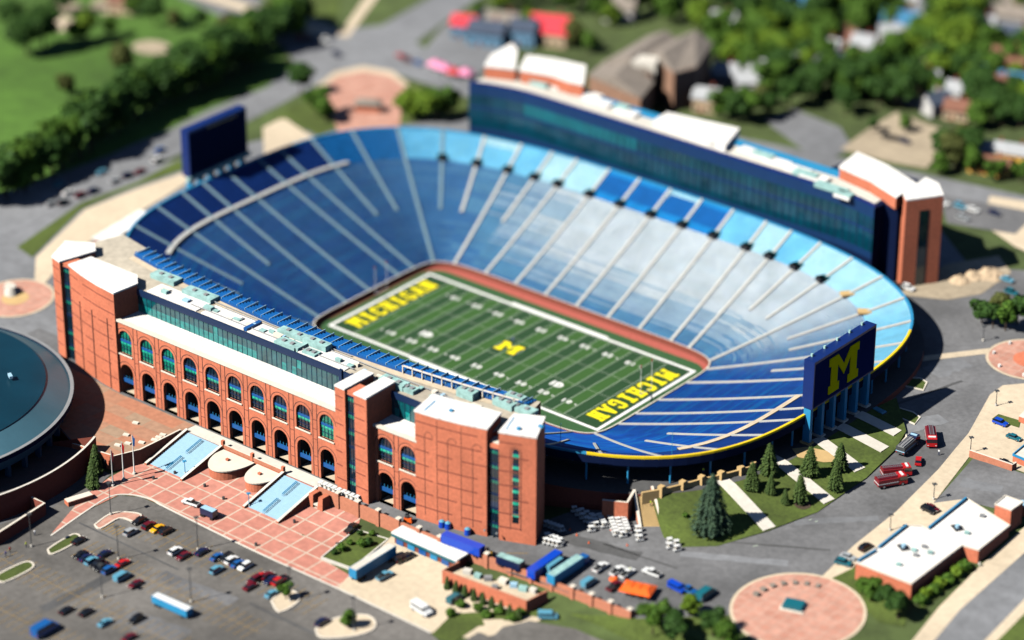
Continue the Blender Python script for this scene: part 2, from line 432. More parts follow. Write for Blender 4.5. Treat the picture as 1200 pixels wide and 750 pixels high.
def rib_cross(name, sa, sb, t0, t1, dz, m):
    n = max(4, int(abs(sb-sa)/3)); mb = MB()
    A = [bp(sa+(sb-sa)*j/n, t0, dz) for j in range(n+1)]; B = [Vector((*bp(sa+(sb-sa)*j/n, t1).xy, A[j].z)) for j in range(n+1)]
    mb.ribbon(A, B, 0); dn = Vector((0, 0, .9)); mb.ribbon([p-dn for p in A], A, 0); mb.ribbon(B, [p-dn for p in B], 0)
    mb.build(name, m, bowl)
def s_rim(px, py, t=.79):
    z = Z0+(RIMZ-Z0)*(t*.9+t*t*.1); p = at(px, py, z); q = Vector((p.x, p.y))
    return min((j*TOT/1500 for j in range(1500)), key=lambda s_: (bp(s_, t).xy-q).length)
def near(sa, sb): return sa, sb-TOT*round((sb-sa)/TOT)
rib_cross('cross_aisle', *near(s_rim(425, 205), s_rim(218, 300)), .775, .805, 1.0, 'aisle')
rib_cross('cross_aisle', *near(s_rim(797, 533), s_rim(940, 468)), .79, .812, 1.0, 'concrete')
for s_, t0, t1 in aisles:                      # doorways up into the stands along the far side and the corners
    p = bp(s_, .8)
    if p.y > 30 and p.x > -90:
        mb = MB(); a, b = ring(s_); d = (b-a); rz = math.atan2(d.y, d.x)
        if p.x > 84: mb.box((p.x, p.y, p.z+.2), (4.5, 3, .7), rz); mb.build('vomitory', 'tan', bowl)
        else:
            mb.box((p.x, p.y, p.z-.4), (3.2, 3.0, 1.5), rz, 0); mb.box((p.x-d.x/d.length*.8, p.y-d.y/d.length*.8, p.z-.3), (2.6, 3.0, 1.4), rz, 1)
            mb.build('vomitory', ['paint_teal', 'deep'], bowl)
# inner wall, rim, underside
N = 240; ss = [TOT*j/N for j in range(N)]
def inn(off, z):
    out = []
    for s_ in ss:
        a, b = ring(s_); d = (b-a).normalized(); q = a-d*off; out.append(Vector((q.x, q.y, z)))
    return out
mb = MB(); mb.ribbon(inn(.45, -.2), inn(.45, 2.1), 0, True); mb.ribbon(inn(.45, 2.1), inn(0, 2.1), 1, True); mb.ribbon(inn(0, 2.1), inn(0, 1), 0, True)
mb.build('field_wall', ['brick_dark', 'pale_concrete'], bowl)
def out(t, z): return [Vector((*bp(s_, t).xy, z)) for s_ in ss]
ya_ = {j for j in range(N) if bp(ss[j], 1).x > 88 and bp(ss[j], 1).y < 46}
for keep, mm in ((True, 'rim_yellow'), (False, 'steel_blue')):
    mb = MB()
    for j in range(N):
        if (j in ya_) != keep: continue
        q = [(bp(ss[i_ % N], t), z) for i_ in (j, j+1) for t, z in ((1.0, RIMZ), (1.0, RIMZ+.55), (1.012, RIMZ+.55), (1.012, RIMZ-.1))]
        P = [Vector((*p.xy, z)) for p, z in q]
        for k in range(3): mb.quad(P[k], P[k+1], P[k+5], P[k+4])
    mb.build('rim_rail', mm, bowl)
mb = MB(); mb.ribbon(out(1.012, RIMZ-2.6), out(1.012, RIMZ-.12), 0, True); mb.ribbon(out(.84, 19.6), out(1.012, RIMZ-2.6), 1, True); mb.ribbon(out(.84, 16.5), out(.84, 19.6), 1, True)
mb.build('rim_fascia', ['navy', 'under'], bowl)
for j in range(0, 240, 3):
    p = bp(ss[j], .985)
    if p.y < -60 and p.x < 88: continue
    MB().tube((p.x, p.y, 16.8), (p.x, p.y, RIMZ-2.2), .32, n=8).build('column', 'steel_blue', bowl)
# raised steel beams under the seats
mb = MB()
for j in range(0, 240, 2):
    a, b = bp(ss[j], .84), bp(ss[j], 1.0); mb.tube((a.x, a.y, 18.9), (b.x, b.y, RIMZ-2.9), .22, n=5)
tag(mb.build('raker_beams', 'steel_blue', bowl), kind='stuff')
mb = MB(); conc = [sp(2*math.pi*j/160, 129.5, 91.5, 3.2) for j in range(160)]
inner_c = [sp(2*math.pi*j/160, 112, 74, 3.2) for j in range(160)]
CZ_ = lambda p: 17.2 if p.x > 0 or p.y < 40 else 17.2
mb.ribbon([(p.x, p.y, 17.2) for p in inner_c][::-1], [(p.x, p.y, 17.2) for p in conc][::-1], 0, True)
mb.ribbon([(p.x, p.y, 5) for p in conc], [(p.x, p.y, 17.2) for p in conc], 1, True)
mb.build('concourse', ['asphalt_dark', 'brick_dark'], bowl)
# pale poles standing on the near end of the rim
for (px, py) in ((784, 532), (640, 548)):
    p = bp(s_rim(px, py, .98), .99); MB().tube((p.x, p.y, RIMZ), (p.x, p.y, RIMZ+8), .09, n=6).build('light_mast', 'steel_blue', bowl)

# ================================================================== THE FIELD
def rrect(a, b, r, n=8):
    o = []
    for cx, cy, t0 in ((a-r, b-r, 0), (-a+r, b-r, 90), (-a+r, -b+r, 180), (a-r, -b+r, 270)):
        for k in range(n+1): t = rad(t0+90*k/n); o.append((cx+r*math.cos(t), cy+r*math.sin(t)))
    return o
mb = MB(); mb.poly([(q.x, q.y, -.04) for q in inn(.1, 0)]); struct('running_track', mb, 'track')
mb = MB(); tr = rrect(58.6, 30.2, 7); mb.poly([(x, y, .0) for x, y in tr]); mb.box((14, -28.5, -.06), (80, 9, .07))
struct('turf_surround', mb, 'turf_edge')
mb = MB()
for k in range(-12, 12):
    x0 = k*4.572; e = abs(k+.5) > 10
    mb.quad((x0, -24.4, .04), (x0+4.572, -24.4, .04), (x0+4.572, 24.4, .04), (x0, 24.4, .04), 1 if (k % 2 and not e) else (0 if not e else 1))
struct('football_field', mb, ['turf_a', 'turf_b'])
mb = MB(); z = .09
for y0, y1 in ((24.38, 25.55), (-25.55, -24.38)): mb.quad((-56, y0, z), (56, y0, z), (56, y1, z), (-56, y1, z))
for x0, x1 in ((54.86, 56.0), (-56.0, -54.86)): mb.quad((x0, -24.38, z), (x1, -24.38, z), (x1, 24.38, z), (x0, 24.38, z))
for y0 in (-25.55, 25.55):
    mb.quad((-20, y0, z), (20, y0, z), (20, y0+math.copysign(.9, y0), z), (-20, y0+math.copysign(.9, y0), z))
struct('field_border_marking', mb, 'paint_white')
mb = MB(); z = .08
for k in range(-10, 11): mb.quad((k*4.572-.09, -24.38, z), (k*4.572+.09, -24.38, z), (k*4.572+.09, 24.38, z), (k*4.572-.09, 24.38, z))
for k in range(-50, 51):
    x = k*.9144
    for yy in (-6.1, 6.1, -23.6, 23.6): mb.quad((x-.08, yy-.35, z+.004), (x+.08, yy-.35, z+.004), (x+.08, yy+.35, z+.004), (x-.08, yy+.35, z+.004))
struct('field_line_marking', mb, 'paint_thin')
def slab_glyph(ch):
    # slab serif letters on a 10 x 14 grid, as closed outlines
    rects = {'I': [(3.2, 0, 6.8, 14), (1.5, 0, 8.5, 2.4), (1.5, 11.6, 8.5, 14)],
     'H': [(1.2, 0, 4, 14), (6, 0, 8.8, 14), (3, 5.8, 7, 8.2), (0, 0, 4.8, 2.2), (5.2, 0, 10, 2.2), (0, 11.8, 4.8, 14), (5.2, 11.8, 10, 14)],
     'C': [(0.8, 2, 3.6, 12), (2, 0, 8, 2.6), (2, 11.4, 8, 14), (6.8, 1.6, 9.4, 4.6), (6.8, 9.4, 9.4, 12.4)],
     'G': [(0.8, 2, 3.6, 12), (2, 0, 8, 2.6), (2, 11.4, 8, 14), (6.8, 1.6, 9.4, 6.6), (5.2, 5, 9.4, 6.8), (6.8, 9.6, 9.4, 12.4)],
     'M': [(1, 0, 3.6, 14), (8.4, 0, 11, 14), (0, 0, 4.6, 2.2), (7.4, 0, 12, 2.2), (0, 11.8, 3.6, 14), (8.4, 11.8, 12, 14)],
     'N': [(1, 0, 3.6, 14), (6.8, 0, 9.4, 14), (0, 0, 4.8, 2.2), (0, 11.8, 3.6, 14), (5.6, 11.8, 10.6, 14)],
     'A': [(2.6, 3.6, 7.4, 5.8), (-.4, 0, 3.6, 2.2), (6.4, 0, 10.4, 2.2)]}[ch]
    polys = [[(a, b), (c, b), (c, d), (a, d)] for a, b, c, d in rects]
    if ch == 'M': polys += [[(2.6, 14), (5.2, 14), (7.2, 4.6), (4.8, 4.6)], [(9.4, 14), (6.8, 14), (4.8, 4.6), (7.2, 4.6)]]
    if ch == 'N': polys += [[(1.6, 14), (4.6, 14), (8.8, 0), (5.8, 0)]]
    if ch == 'A': polys += [[(.6, 0), (3.2, 0), (6.2, 14), (3.6, 14)], [(9.4, 0), (6.8, 0), (3.8, 14), (6.4, 14)]]
    return polys, {'M': 12, 'N': 10.6}.get(ch, 10)
def word(mb, txt, origin, r, u, h, length, z, m=0):
    ws = [slab_glyph(c)[1] for c in txt]; gap = 1.6; tot = sum(ws)+gap*(len(txt)-1); sx = length/tot; sy = h/14; x = 0; o = Vector(origin); r = Vector(r); u = Vector(u)
    j = 0
    for c, w_ in zip(txt, ws):
        for P in slab_glyph(c)[0]:
            j += 1; P3 = [o+r*((x+a)*sx)+u*(b*sy) for a, b in P]; mb.poly([(p.x, p.y, z+.003*j) for p in P3], m)
        x += w_+gap
for sx in (1, -1):
    mb = MB(); word(mb, 'MICHIGAN', (sx*46.9, sx*20.2, 0), (0, -sx, 0), (sx, 0, 0), 6.6, 40.4, .08); struct('end_zone_lettering', mb, 'paint_yellow')
# the big block letter at midfield
BLOCK_M = [(0, 0), (4.2, 0), (4.2, 2), (3.4, 2), (3.4, 6.6), (6, 3), (8.6, 6.6), (8.6, 2), (7.8, 2), (7.8, 0), (12, 0), (12, 2), (11.2, 2), (11.2, 7), (12, 7), (12, 9), (8.5, 9), (6, 5.6), (3.5, 9), (0, 9), (0, 7), (.8, 7), (.8, 2), (0, 2)]
def flat_poly(name, pts3, m, kind=None, parent=None, thick=None):
    bm = bmesh.new(); f = bm.faces.new([bm.verts.new(p) for p in pts3]); bm.normal_update()
    if thick is not None:
        r_ = bmesh.ops.extrude_face_region(bm, geom=[f]); bmesh.ops.translate(bm, vec=thick, verts=[v for v in r_['geom'] if isinstance(v, bmesh.types.BMVert)])
        bmesh.ops.recalc_face_normals(bm, faces=bm.faces[:])
    bmesh.ops.triangulate(bm, faces=bm.faces[:])
    if thick is None:
        for ff in bm.faces:
            if ff.normal.z < 0: ff.normal_flip()
    off = OFF[parent.name] if parent else (0, 0, 0)
    bmesh.ops.translate(bm, vec=[-c for c in off], verts=bm.verts[:])
    me = bpy.data.meshes.new(name); bm.to_mesh(me); bm.free(); me.materials.append(MT[m]); o = bpy.data.objects.new(name, me); COL.objects.link(o)
    OFF[o.name] = off
    if parent: o.parent = parent
    if kind: o['kind'] = kind
    return o
flat_poly('midfield_emblem_outline', [((a-6)*.80, (b-4.5)*.84, .10) for a, b in BLOCK_M], 'navy', 'structure')
flat_poly('midfield_emblem', [((a-6)*.7, (b-4.5)*.7, .115) for a, b in BLOCK_M], 'paint_yellow', 'structure')
def textmesh(name, txt, size, m, loc, rot=(0, 0, 0), kind=None, extrude=0, parent=None, bold=0):
    cu = bpy.data.curves.new(name, 'FONT'); cu.body = txt; cu.size = size; cu.align_x = 'CENTER'; cu.align_y = 'CENTER'; cu.extrude = extrude; cu.offset = bold
    t = bpy.data.objects.new(name, cu); COL.objects.link(t); bpy.context.view_layer.update()
    me = bpy.data.meshes.new_from_object(t.evaluated_get(bpy.context.evaluated_depsgraph_get())); bpy.data.objects.remove(t)
    me.materials.clear(); me.materials.append(MT[m]); o = bpy.data.objects.new(name, me); COL.objects.link(o)
    o.location = loc; o.rotation_euler = rot
    if kind: o['kind'] = kind
    if parent: o.parent = parent; o.location = Vector(loc)-Vector(OFF[parent.name])
    return o
for k in range(-4, 5):
    n = (5-abs(k))*10
    for yy, rz in ((-16.5, 0), (16.5, math.pi)):
        fl = 1 if rz == 0 else -1
        t = str(n)
        textmesh('yard_number', '%s %s' % (t[0], t[1]), 2.8, 'paint_white', (k*9.144, yy, .1), (0, 0, rz), 'structure', bold=.12)
        if k:
            mb = MB(); x = k*9.144+(3.4 if k > 0 else -3.4); s_ = 1 if k > 0 else -1
            mb.poly([(x, yy-.4, .1), (x+s_*1.0, yy, .1), (x, yy+.4, .1)]); struct('yard_arrow', mb, 'paint_white')
for sx in (1, -1):
    textmesh('field_emblem', 'G1', 3.9, 'paint_white', (sx*27.2, -9.5*1, .1), (0, 0, math.pi), 'structure', bold=.25)
    textmesh('field_emblem', 'B', 4.2, 'turf_b', (sx*27.2+4.6, -9.5, .1), (0, 0, math.pi), 'structure')
def goalpost(x, sgn, label):
    g = empty('goalpost', (x+sgn*2.2, 0, 0), label, 'goalpost')
    MB().tube((x+sgn*2.2, 0, 0), (x+sgn*2.2, 0, 2.4), .22).tube((x+sgn*2.2, 0, 2.3), (x, 0, 3.05), .2).build('gooseneck_base', 'navy', g)
    MB().tube((x, -2.82, 3.05), (x, 2.82, 3.05), .09).build('crossbar', 'paint_white', g)
    for yy in (-2.82, 2.82):
        u = MB().tube((x, yy, 3.05), (x, yy, 12.4), .075).build('upright', 'paint_white', g)
        MB().box((x, yy, 12.4), (.15, .5, 1.0)).build('wind_ribbon', 'track', u)
goalpost(55.2, 1, 'tall white goalpost in the end zone nearer the yellow M scoreboard')
goalpost(-55.2, -1, 'blurred white goalpost in the far end zone by the dark blue stands')
# benches on the far sideline
for j, px in enumerate(((618, 338), (640, 348), (672, 357), (715, 373), (738, 383))):
    p = at(*px, .3); mb = MB(); mb.box((p.x, p.y, 0), (7, .5, .5), 0, 0); mb.box((p.x, p.y+.4, .5), (7, .1, .5), 0, 0); mb.box((p.x+.5, p.y+1.3, 0), (5, .8, .9), 0, 1)
    tag(mb.build('team_bench', ['pale_concrete', 'steel_grey']), 'long team bench with a table on the far red sideline', 'bench', 'team benches on the far sideline')
# ================================================================== THE NEAR BUILDING (brick, arcaded)
class Fr:
    def __init__(s, A, B):
        s.A = Vector(A); d = Vector(B)-s.A; s.L = d.length; s.d = d.normalized(); s.n = Vector((-s.d.y, s.d.x))
    def __call__(s, u, z, w=0): p = s.A+s.d*u+s.n*w; return (p.x, p.y, z)
def fbox(mb, F, u0, u1, z0, z1, w0, w1, m=0):
    a = [F(u0, 0, w0), F(u1, 0, w0), F(u1, 0, w1), F(u0, 0, w1)]; mb.prism([p[:2] for p in a], z0, z1, m); return mb
east = empty('brick_stadium_building', (0, -108, 10), 'long red brick building with two rows of arches on the near side of the stadium', 'building')
BZ = 10
def arch_pts(F, uc, hw, zspring, n=9, w=0, k=1.0):
    return [F(uc-hw*math.cos(math.pi*j/n), zspring+hw*k*math.sin(math.pi*j/n), w) for j in range(n+1)]
def arcade(F, centres, hw, ztop, rows, parent):
    """front wall with real openings; rows = (z0, zspring)"""
    mb = MB(); edges = [0]+[(a+b)/2 for a, b in zip(centres, centres[1:])]+[F.L]
    for uc, ua, ub in zip(centres, edges, edges[1:]):
        zz = BZ
        for ri, (z0, zs) in enumerate(rows):
            znext = rows[ri+1][0] if ri+1 < len(rows) else ztop
            if z0 > zz+.01: mb.quad(F(ua, zz), F(ub, zz), F(ub, z0), F(ua, z0))
            top = zs+hw*1.0
            mb.quad(F(ua, z0), F(uc-hw, z0), F(uc-hw, zs), F(ua, zs)); mb.quad(F(uc+hw, z0), F(ub, z0), F(ub, zs), F(uc+hw, zs))
            arc = arch_pts(F, uc, hw, zs); n = len(arc)-1; h = n//2
            zc = top+.6
            mb.poly([F(ua, zs), arc[0]]+arc[1:h+1]+[F(uc-hw*math.cos(math.pi*h/n), zc), F(ua, zc)])
            mb.poly([arc[h], *arc[h+1:], F(ub, zs), F(ub, zc), F(uc-hw*math.cos(math.pi*h/n), zc)])
            mb.ribbon(arch_pts(F, uc, hw, zs, w=1.3), arc); 
            mb.quad(F(uc-hw, z0), F(uc-hw, z0, 1.3), F(uc-hw, zs, 1.3), F(uc-hw, zs)); mb.quad(F(uc+hw, z0, 1.3), F(uc+hw, z0), F(uc+hw, zs), F(uc+hw, zs, 1.3))
            mb.quad(F(uc-hw, z0), F(uc+hw, z0), F(uc+hw, z0, 1.3), F(uc-hw, z0, 1.3))
            zz = zc
        mb.quad(F(ua, zz), F(ub, zz), F(ub, ztop), F(ua, ztop))
    mb.quad(F(0, BZ, 8), F(0, BZ), F(0, ztop), F(0, ztop, 8)); mb.quad(F(F.L, BZ), F(F.L, BZ, 8), F(F.L, ztop, 8), F(F.L, ztop))
    mb.build('arcade_wall', 'brick', parent)
    for q, uc in enumerate(centres):
        z0, zs = rows[1]
        lit = False
        W = MB().poly([F(uc-hw, z0, .75), F(uc+hw, z0, .75)]+list(reversed(arch_pts(F, uc, hw, zs, w=.75))), 1 if lit else 0).build('arched_window', ['glass_green' if q in (0, 1, 2, 9) and len(centres) > 3 else 'glass_dark', 'glass_lit'], parent)
        m = MB()
        for du in (-hw*.5, 0, hw*.5): fbox(m, F, uc+du-.06, uc+du+.06, z0, zs+hw*.8, .55, .75)
        for zz in (z0+1.6, z0+3.0, zs-.3): fbox(m, F, uc-hw, uc+hw, zz, zz+.14, .58, .74)
        fbox(m, F, uc-hw, uc+hw, z0+3.9, z0+4.7, .5, .74, 1)
        m.build('mullion', ['mullion', 'rail_blue'], W)
        g = MB(); fbox(g, F, uc-hw, uc+hw, z0+2.9, z0+3.8, .60, .73); g.build('lit_pane', 'glass_lit', W)
        s_ = MB(); fbox(s_, F, uc-hw-.3, uc+hw+.3, z0-.35, z0, -.35, .5); s_.build('sill', 'cap', W)
        z0, zs = rows[0]
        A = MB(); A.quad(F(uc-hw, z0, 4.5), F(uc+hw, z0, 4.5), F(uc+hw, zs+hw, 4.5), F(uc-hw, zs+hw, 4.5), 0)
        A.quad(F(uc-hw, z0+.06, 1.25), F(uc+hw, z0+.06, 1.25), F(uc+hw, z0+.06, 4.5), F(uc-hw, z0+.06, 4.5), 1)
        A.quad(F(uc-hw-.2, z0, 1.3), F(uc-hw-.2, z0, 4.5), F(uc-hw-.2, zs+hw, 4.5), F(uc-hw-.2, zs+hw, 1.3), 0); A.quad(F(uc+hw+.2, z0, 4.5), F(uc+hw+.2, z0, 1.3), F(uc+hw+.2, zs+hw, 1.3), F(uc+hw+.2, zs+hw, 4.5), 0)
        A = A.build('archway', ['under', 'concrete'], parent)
        b = MB(); fbox(b, F, uc-hw, uc+hw, z0+3.6, z0+4.9, .8, 1.2, 0)
        for du in (-hw*.9, -hw*.45, 0, hw*.45, hw*.9): fbox(b, F, uc+du-.07, uc+du+.07, z0+4.9, z0+5.9, .9, 1.0, 1)
        b.build('balcony_rail', ['rail_blue', 'steel_blue'], A)
        m = MB()
        for z0, zs in rows:
            o1, i1 = arch_pts(F, uc, hw+1.0, zs, 14, -.03), arch_pts(F, uc, hw+.78, zs, 14, -.03); m.ribbon(o1, i1, 0)
        m.build('arch_line', 'mortar_line', parent)
    m = MB()
    for a, b in zip(centres, centres[1:]):
        for du in (-.85, .85): fbox(m, F, (a+b)/2+du-.11, (a+b)/2+du+.11, BZ, ztop-.5, -.06, .02, 1)
    for zz in (BZ+3.4, BZ+6.4, BZ+12.1, BZ+15.5, BZ+18.5):
        for uc, ua, ub in zip(centres, edges, edges[1:]):
            for a, b in ((ua, uc-hw-.9), (uc+hw+.9, ub)): fbox(m, F, a, b-.02, zz, zz+.22, -.04, .02)
    m.build('brick_course', ['brick_dark', 'mortar_line'], parent)
    m = MB(); fbox(m, F, -.2, F.L+.2, ztop, ztop+.7, -.5, .7); m.build('parapet_cap', 'cap', parent)
rows = [(BZ, 17.6), (23.7, 29.1)]
F1 = Fr((-60.5, -113.4), (31, -113.4))
arcade(F1, [3.0+9.2*k for k in range(10)], 2.75, 34.4, rows, east)
F2 = Fr((43, -112.9), (59, -112.4))
arcade(F2, [4.2, 12.6], 2.75, 34.4, rows, east)
MB().prism([(-61, -112.5), (31, -112.5), (31, -104.6), (-61, -104.6)], 33.4, 34.6).build('terrace_roof', 'roof_white', east)
MB().prism([(43, -112), (59, -111.8), (59, -104.6), (43, -104.6)], 33.4, 34.6).build('terrace_roof', 'roof_white', east)
# set-back glass storeys
Fg = Fr((-62, -104.9), (60, -104.9))
mb = MB(); n = 61
for k in range(n):
    u0, u1 = k*2, k*2+2
    lit = (k*37 % 11) in (0, 3) 
    mb.quad(Fg(u0, 34.6), Fg(u1, 34.6), Fg(u1, 37.2), Fg(u0, 37.2), 1 if (k < 26 or lit) else 0)
    mb.quad(Fg(u0, 37.2), Fg(u1, 37.2), Fg(u1, 40.2), Fg(u0, 40.2), 1 if (k*53 % 17) == 0 else 0)
gw = mb.build('glass_wall', ['glass_teal', 'glass_mid'], east)
mb = MB(); fbox(mb, Fg, 0, 122, 40.2, 42.2, -.35, .2, 0)
for k in range(62): fbox(mb, Fg, k*2-.07, k*2+.07, 34.6, 40.2, -.12, 0, 0)
for u in (86, 90.5): fbox(mb, Fg, u-.6, u+.6, 34.6, 42.8, -.9, 0, 0)
mb.build('glass_frame', 'mullion', gw)
yf = lambda x: -86.7+(x/76)**2*6.5
xs = [-92+j*6 for j in range(31)]
core = [(x, yf(x)-2.6) for x in xs if x < 80]+[(79, -82), (83, -96), (80, -104.5), (-62, -104.5), (-84, -100), (-96, -94)]
MB().prism([(x, y) for x, y in core], 10, 41.6, 0, 1).build('building_core', ['brick_dark', 'deck'], east)
# outdoor club seats along the field edge of the roof
mb = MB(); X = [-78+j*1.75 for j in range(90)]
for r in range(5):
    A = [(x, yf(x)-8.8+r*1.25, 42.3-r*.2) for x in X]; B = [(x, yf(x)-8.8+(r+1)*1.25, 42.3-r*.2) for x in X]; C = [(x, yf(x)-8.8+(r+1)*1.25, 42.3-(r+1)*.2) for x in X]
    mb.ribbon(B, A, 0); mb.ribbon(C, B, 0)
A = [(x, yf(x)-8.8, 41.6) for x in X]; B = [(x, yf(x)-8.8, 42.3) for x in X]; mb.ribbon(A, B, 0)
mb.build('club_seating', ['rail_blue'], east)
mb = MB()
for j, x in enumerate(X):
    a = yf(x)-8.6
    if j % 2 == 0: mb.box((x+.87, a+2.9, 41.7), (.14, 5.8, 1.25), 0, 1)
for r in range(5):
    P = [[(x, yf(x)-8.6+r*1.25+o_, 42.3-r*.2+h_) for x in X] for o_, h_ in ((.25, 0), (.25, .6), (.75, .6), (.75, 0))]
    for A, B in zip(P, P[1:]): mb.ribbon(B, A, 0)
tag(mb.build('club_seats', ['bench_dark', 'stair_blue'], east), kind='stuff')
mb = MB(); mb.ribbon([(x, yf(x)-2.4, 26) for x in X], [(x, yf(x)-2.4, 41.9) for x in X]); mb.build('field_front', 'rail_blue', east)
mb = MB(); mb.ribbon([(x, yf(x)-11.2, 41.75) for x in X], [(x, yf(x)-8.9, 41.75) for x in X]); mb.build('roof_walkway', 'concrete', east)
for j in range(12):
    x = 38+j*3.4; MB().box((x, yf(x)-9.2, 41.6), (.35, .35, 2.8)).build('post', 'cap', east)
mb = MB(); mb.ribbon([(x, yf(x)-9.8, 44.4) for x in (38, 50, 62, 72, 77)], [(x, yf(x)-8.9, 44.4) for x in (38, 50, 62, 72, 77)]); mb.ribbon([(x, yf(x)-8.9, 44.2) for x in (38, 50, 62, 72, 77)], [(x, yf(x)-8.9, 44.4) for x in (38, 50, 62, 72, 77)]); mb.build('canopy_beam', 'cap', east)
# rooftop equipment
for (px, py, sx, sy, sz) in ((345, 392, 11, 3, 1.6), (372, 404, 9, 3, 2.2), (338, 402, 8, 4, 1.2), (365, 412, 5, 3, 1.0), (462, 448, 9, 3.5, 1.6), (480, 455, 5, 3, 1.2), (548, 462, 6, 3, 2.4), (592, 473, 7, 3, 1.8), (612, 478, 9, 3.5, 1.2), (235, 345, 12, 4, 1.5), (195, 325, 10, 4, 1.5), (605, 465, 6, 2.5, 1.5)):
    p = at(px, py, 42.5)
    u = MB().box((p.x, p.y, 41.6), (sx, sy, sz), .02).build('rooftop_unit', 'equip', east)
    [MB().box((p.x+sx*g_, p.y, 41.6+sz), (1.2, 1.2, .4)).build('fan', 'steel_grey', u) for g_ in (-.2, .2)]
rq = random.Random(4)
for _ in range(34):
    x = rq.uniform(-55, 74); y = rq.uniform(-101.5, yf(x)-13)
    MB().box((x, y, 41.6), (rq.uniform(.8, 3.4), rq.uniform(.7, 1.8), rq.uniform(.5, 1.5)), rq.choice((0, .05))).build('rooftop_unit', rq.choice(('equip', 'steel_grey', 'cap', 'stair_blue')), east)
for y0, x0, x1 in ((-96.3, -50, 20), (-97.4, -30, 60), (-101.9, -40, 26)): MB().tube((x0, y0, 42.2), (x1, y0, 42.2), .16, n=6).build('roof_pipe', 'steel_grey', east)
for (x0, x1) in ((-57, -36), (-34, -16), (-15.2, 4.5), (5.5, 24)): MB().box(((x0+x1)/2, -100.6, 41.6), (x1-x0, 6.4, .35)).build('roof_panel', 'roof_white', east)
MB().box((-15.6, -100.6, 41.6), (1.4, 6.4, 1.1)).build('roof_curb', 'rail_blue', east)
MB().box((4.9, -100.6, 41.6), (1.4, 6.4, 1.3)).build('roof_curb', 'equip', east)
def tower(name, front, back, z1, lines=0, courses=7, parent=None, slots=(), cap=.5):
    pts = list(front)+list(back); t = MB().prism(pts, BZ-5, z1, 0).build(name, 'brick', parent)
    c = Vector((sum(p[0] for p in pts)/len(pts), sum(p[1] for p in pts)/len(pts)))
    MB().prism([tuple(c+(Vector(p)-c)*1.025) for p in pts], z1, z1+cap, 0).build('roof', 'roof_white', t)
    mb = MB(); rr = random.Random(int(front[0][0]*10))
    for a, b in zip(front, front[1:]):
        F = Fr(a, b)
        for k in range(1, courses+1):
            zz = BZ+(z1-BZ)*k/(courses+.6); ln = F.L
            fbox(mb, F, .0, ln*rr.choice((.62, .8, .97)), zz-.2, zz+.14, -.05, .02)
    mb.build('brick_course', 'brick_dark', t)
    return t
def glass_slot(parent, a, b, z0, z1, depth, n, top=None):
    F = Fr(a, b); mb = MB(); h = (z1-z0)/n
    for k in range(n):
        mb.quad(F(0, z0+k*h, depth), F(F.L, z0+k*h, depth), F(F.L, z0+k*h+h*.62, depth), F(0, z0+k*h+h*.62, depth), 0)
        mb.quad(F(0, z0+k*h+h*.62, depth), F(F.L, z0+k*h+h*.62, depth), F(F.L, z0+k*h+h*.82, depth), F(0, z0+k*h+h*.82, depth), 1 if k != 2 else 0)
        mb.quad(F(0, z0+k*h+h*.82, depth), F(F.L, z0+k*h+h*.82, depth), F(F.L, z0+k*h+h, depth), F(0, z0+k*h+h, depth), 2)
    g = mb.build('slot_window', ['glass_dark', 'glass_green', 'mullion'], parent)
    m = MB()
    for k in range(1, 4): fbox(m, F, F.L*k/4-.06, F.L*k/4+.06, z0, z1, depth-.12, depth-.01)
    m.build('mullion', 'mullion', g)
    mb = MB(); fbox(mb, F, 0, F.L, z1, z1+1.2, depth-.3, 6); mb.build('slot_head', 'brick', parent)
# left end
tower('brick_tower', [(-94.2, -108.0), (-89.4, -109.3)], [(-86.5, -97), (-91, -93), (-99, -98)], 43.4, parent=east)
glass_slot(east, (-89.4, -109.3), (-85.3, -109.2), BZ, 42, 1.2, 6)
tower('brick_tower', [(-85.3, -109.2), (-77, -111.6), (-69, -113.2), (-60.5, -114.2)], [(-59.8, -105), (-64, -101), (-84, -101)], 43.6, parent=east)
mb = MB()
for x, y in ((-79.5, -110.95), (-72.5, -112.6), (-64.5, -113.8)): mb.box((x, y-.03, BZ), (.2, .2, 24), .2)
mb.build('pilaster_line', 'mortar_line', east)
# middle tower with its glass slot
tower('brick_tower', [(31, -115.6), (35, -115.8)], [(35, -103.5), (31, -103.5)], 44, parent=east)
glass_slot(east, (35, -115.7), (38.6, -115.8), BZ, 42.6, .9, 6)
tower('brick_tower', [(38.6, -115.9), (43.4, -116)], [(43, -103.2), (38.6, -103.2)], 44, parent=east)
# big right block, slot and corner tower
bt = tower('brick_tower', [(58.8, -112.9), (66, -111.9), (73.5, -110.3), (81, -108.1)], [(78, -98.5), (68, -100.2), (56.5, -102.4)], 44.2, parent=east)
mb = MB()
for a, b in (((58.8, -112.9), (66, -111.9)), ((66, -111.9), (73.5, -110.3)), ((73.5, -110.3), (81, -108.1))):
    F = Fr(a, b)
    fbox(mb, F, F.L-.12, F.L+.0, BZ+1.5, 43.4, -.07, .02)
    uc = F.L*.62; fbox(mb, F, uc-1.45, uc-1.3, BZ+2, 37.6, -.06, .02)
    o1, i1 = arch_pts(F, uc, 1.45, 37.6, 8, -.05), arch_pts(F, uc, 1.28, 37.6, 8, -.05); mb.ribbon(o1, i1)
mb.build('blind_arch_line', 'mortar_line', bt)
mb = MB(); F = Fr((58.8, -112.9), (81, -108.1)); fbox(mb, F, 2.2, 2.7, 44.7, 44.75, 1.2, 7.5); mb.box((67, -106.8, 44.7), (1.1, .9, .5)); mb.build('roof_drain_line', 'steel_blue', bt)
glass_slot(east, (81, -107.9), (84.6, -107.2), BZ, 38.5, .9, 6)
MB().prism([(81, -106.5), (84.6, -106), (82, -97), (78, -98.5)], 39.7, 40.1).build('roof', 'cap', east)
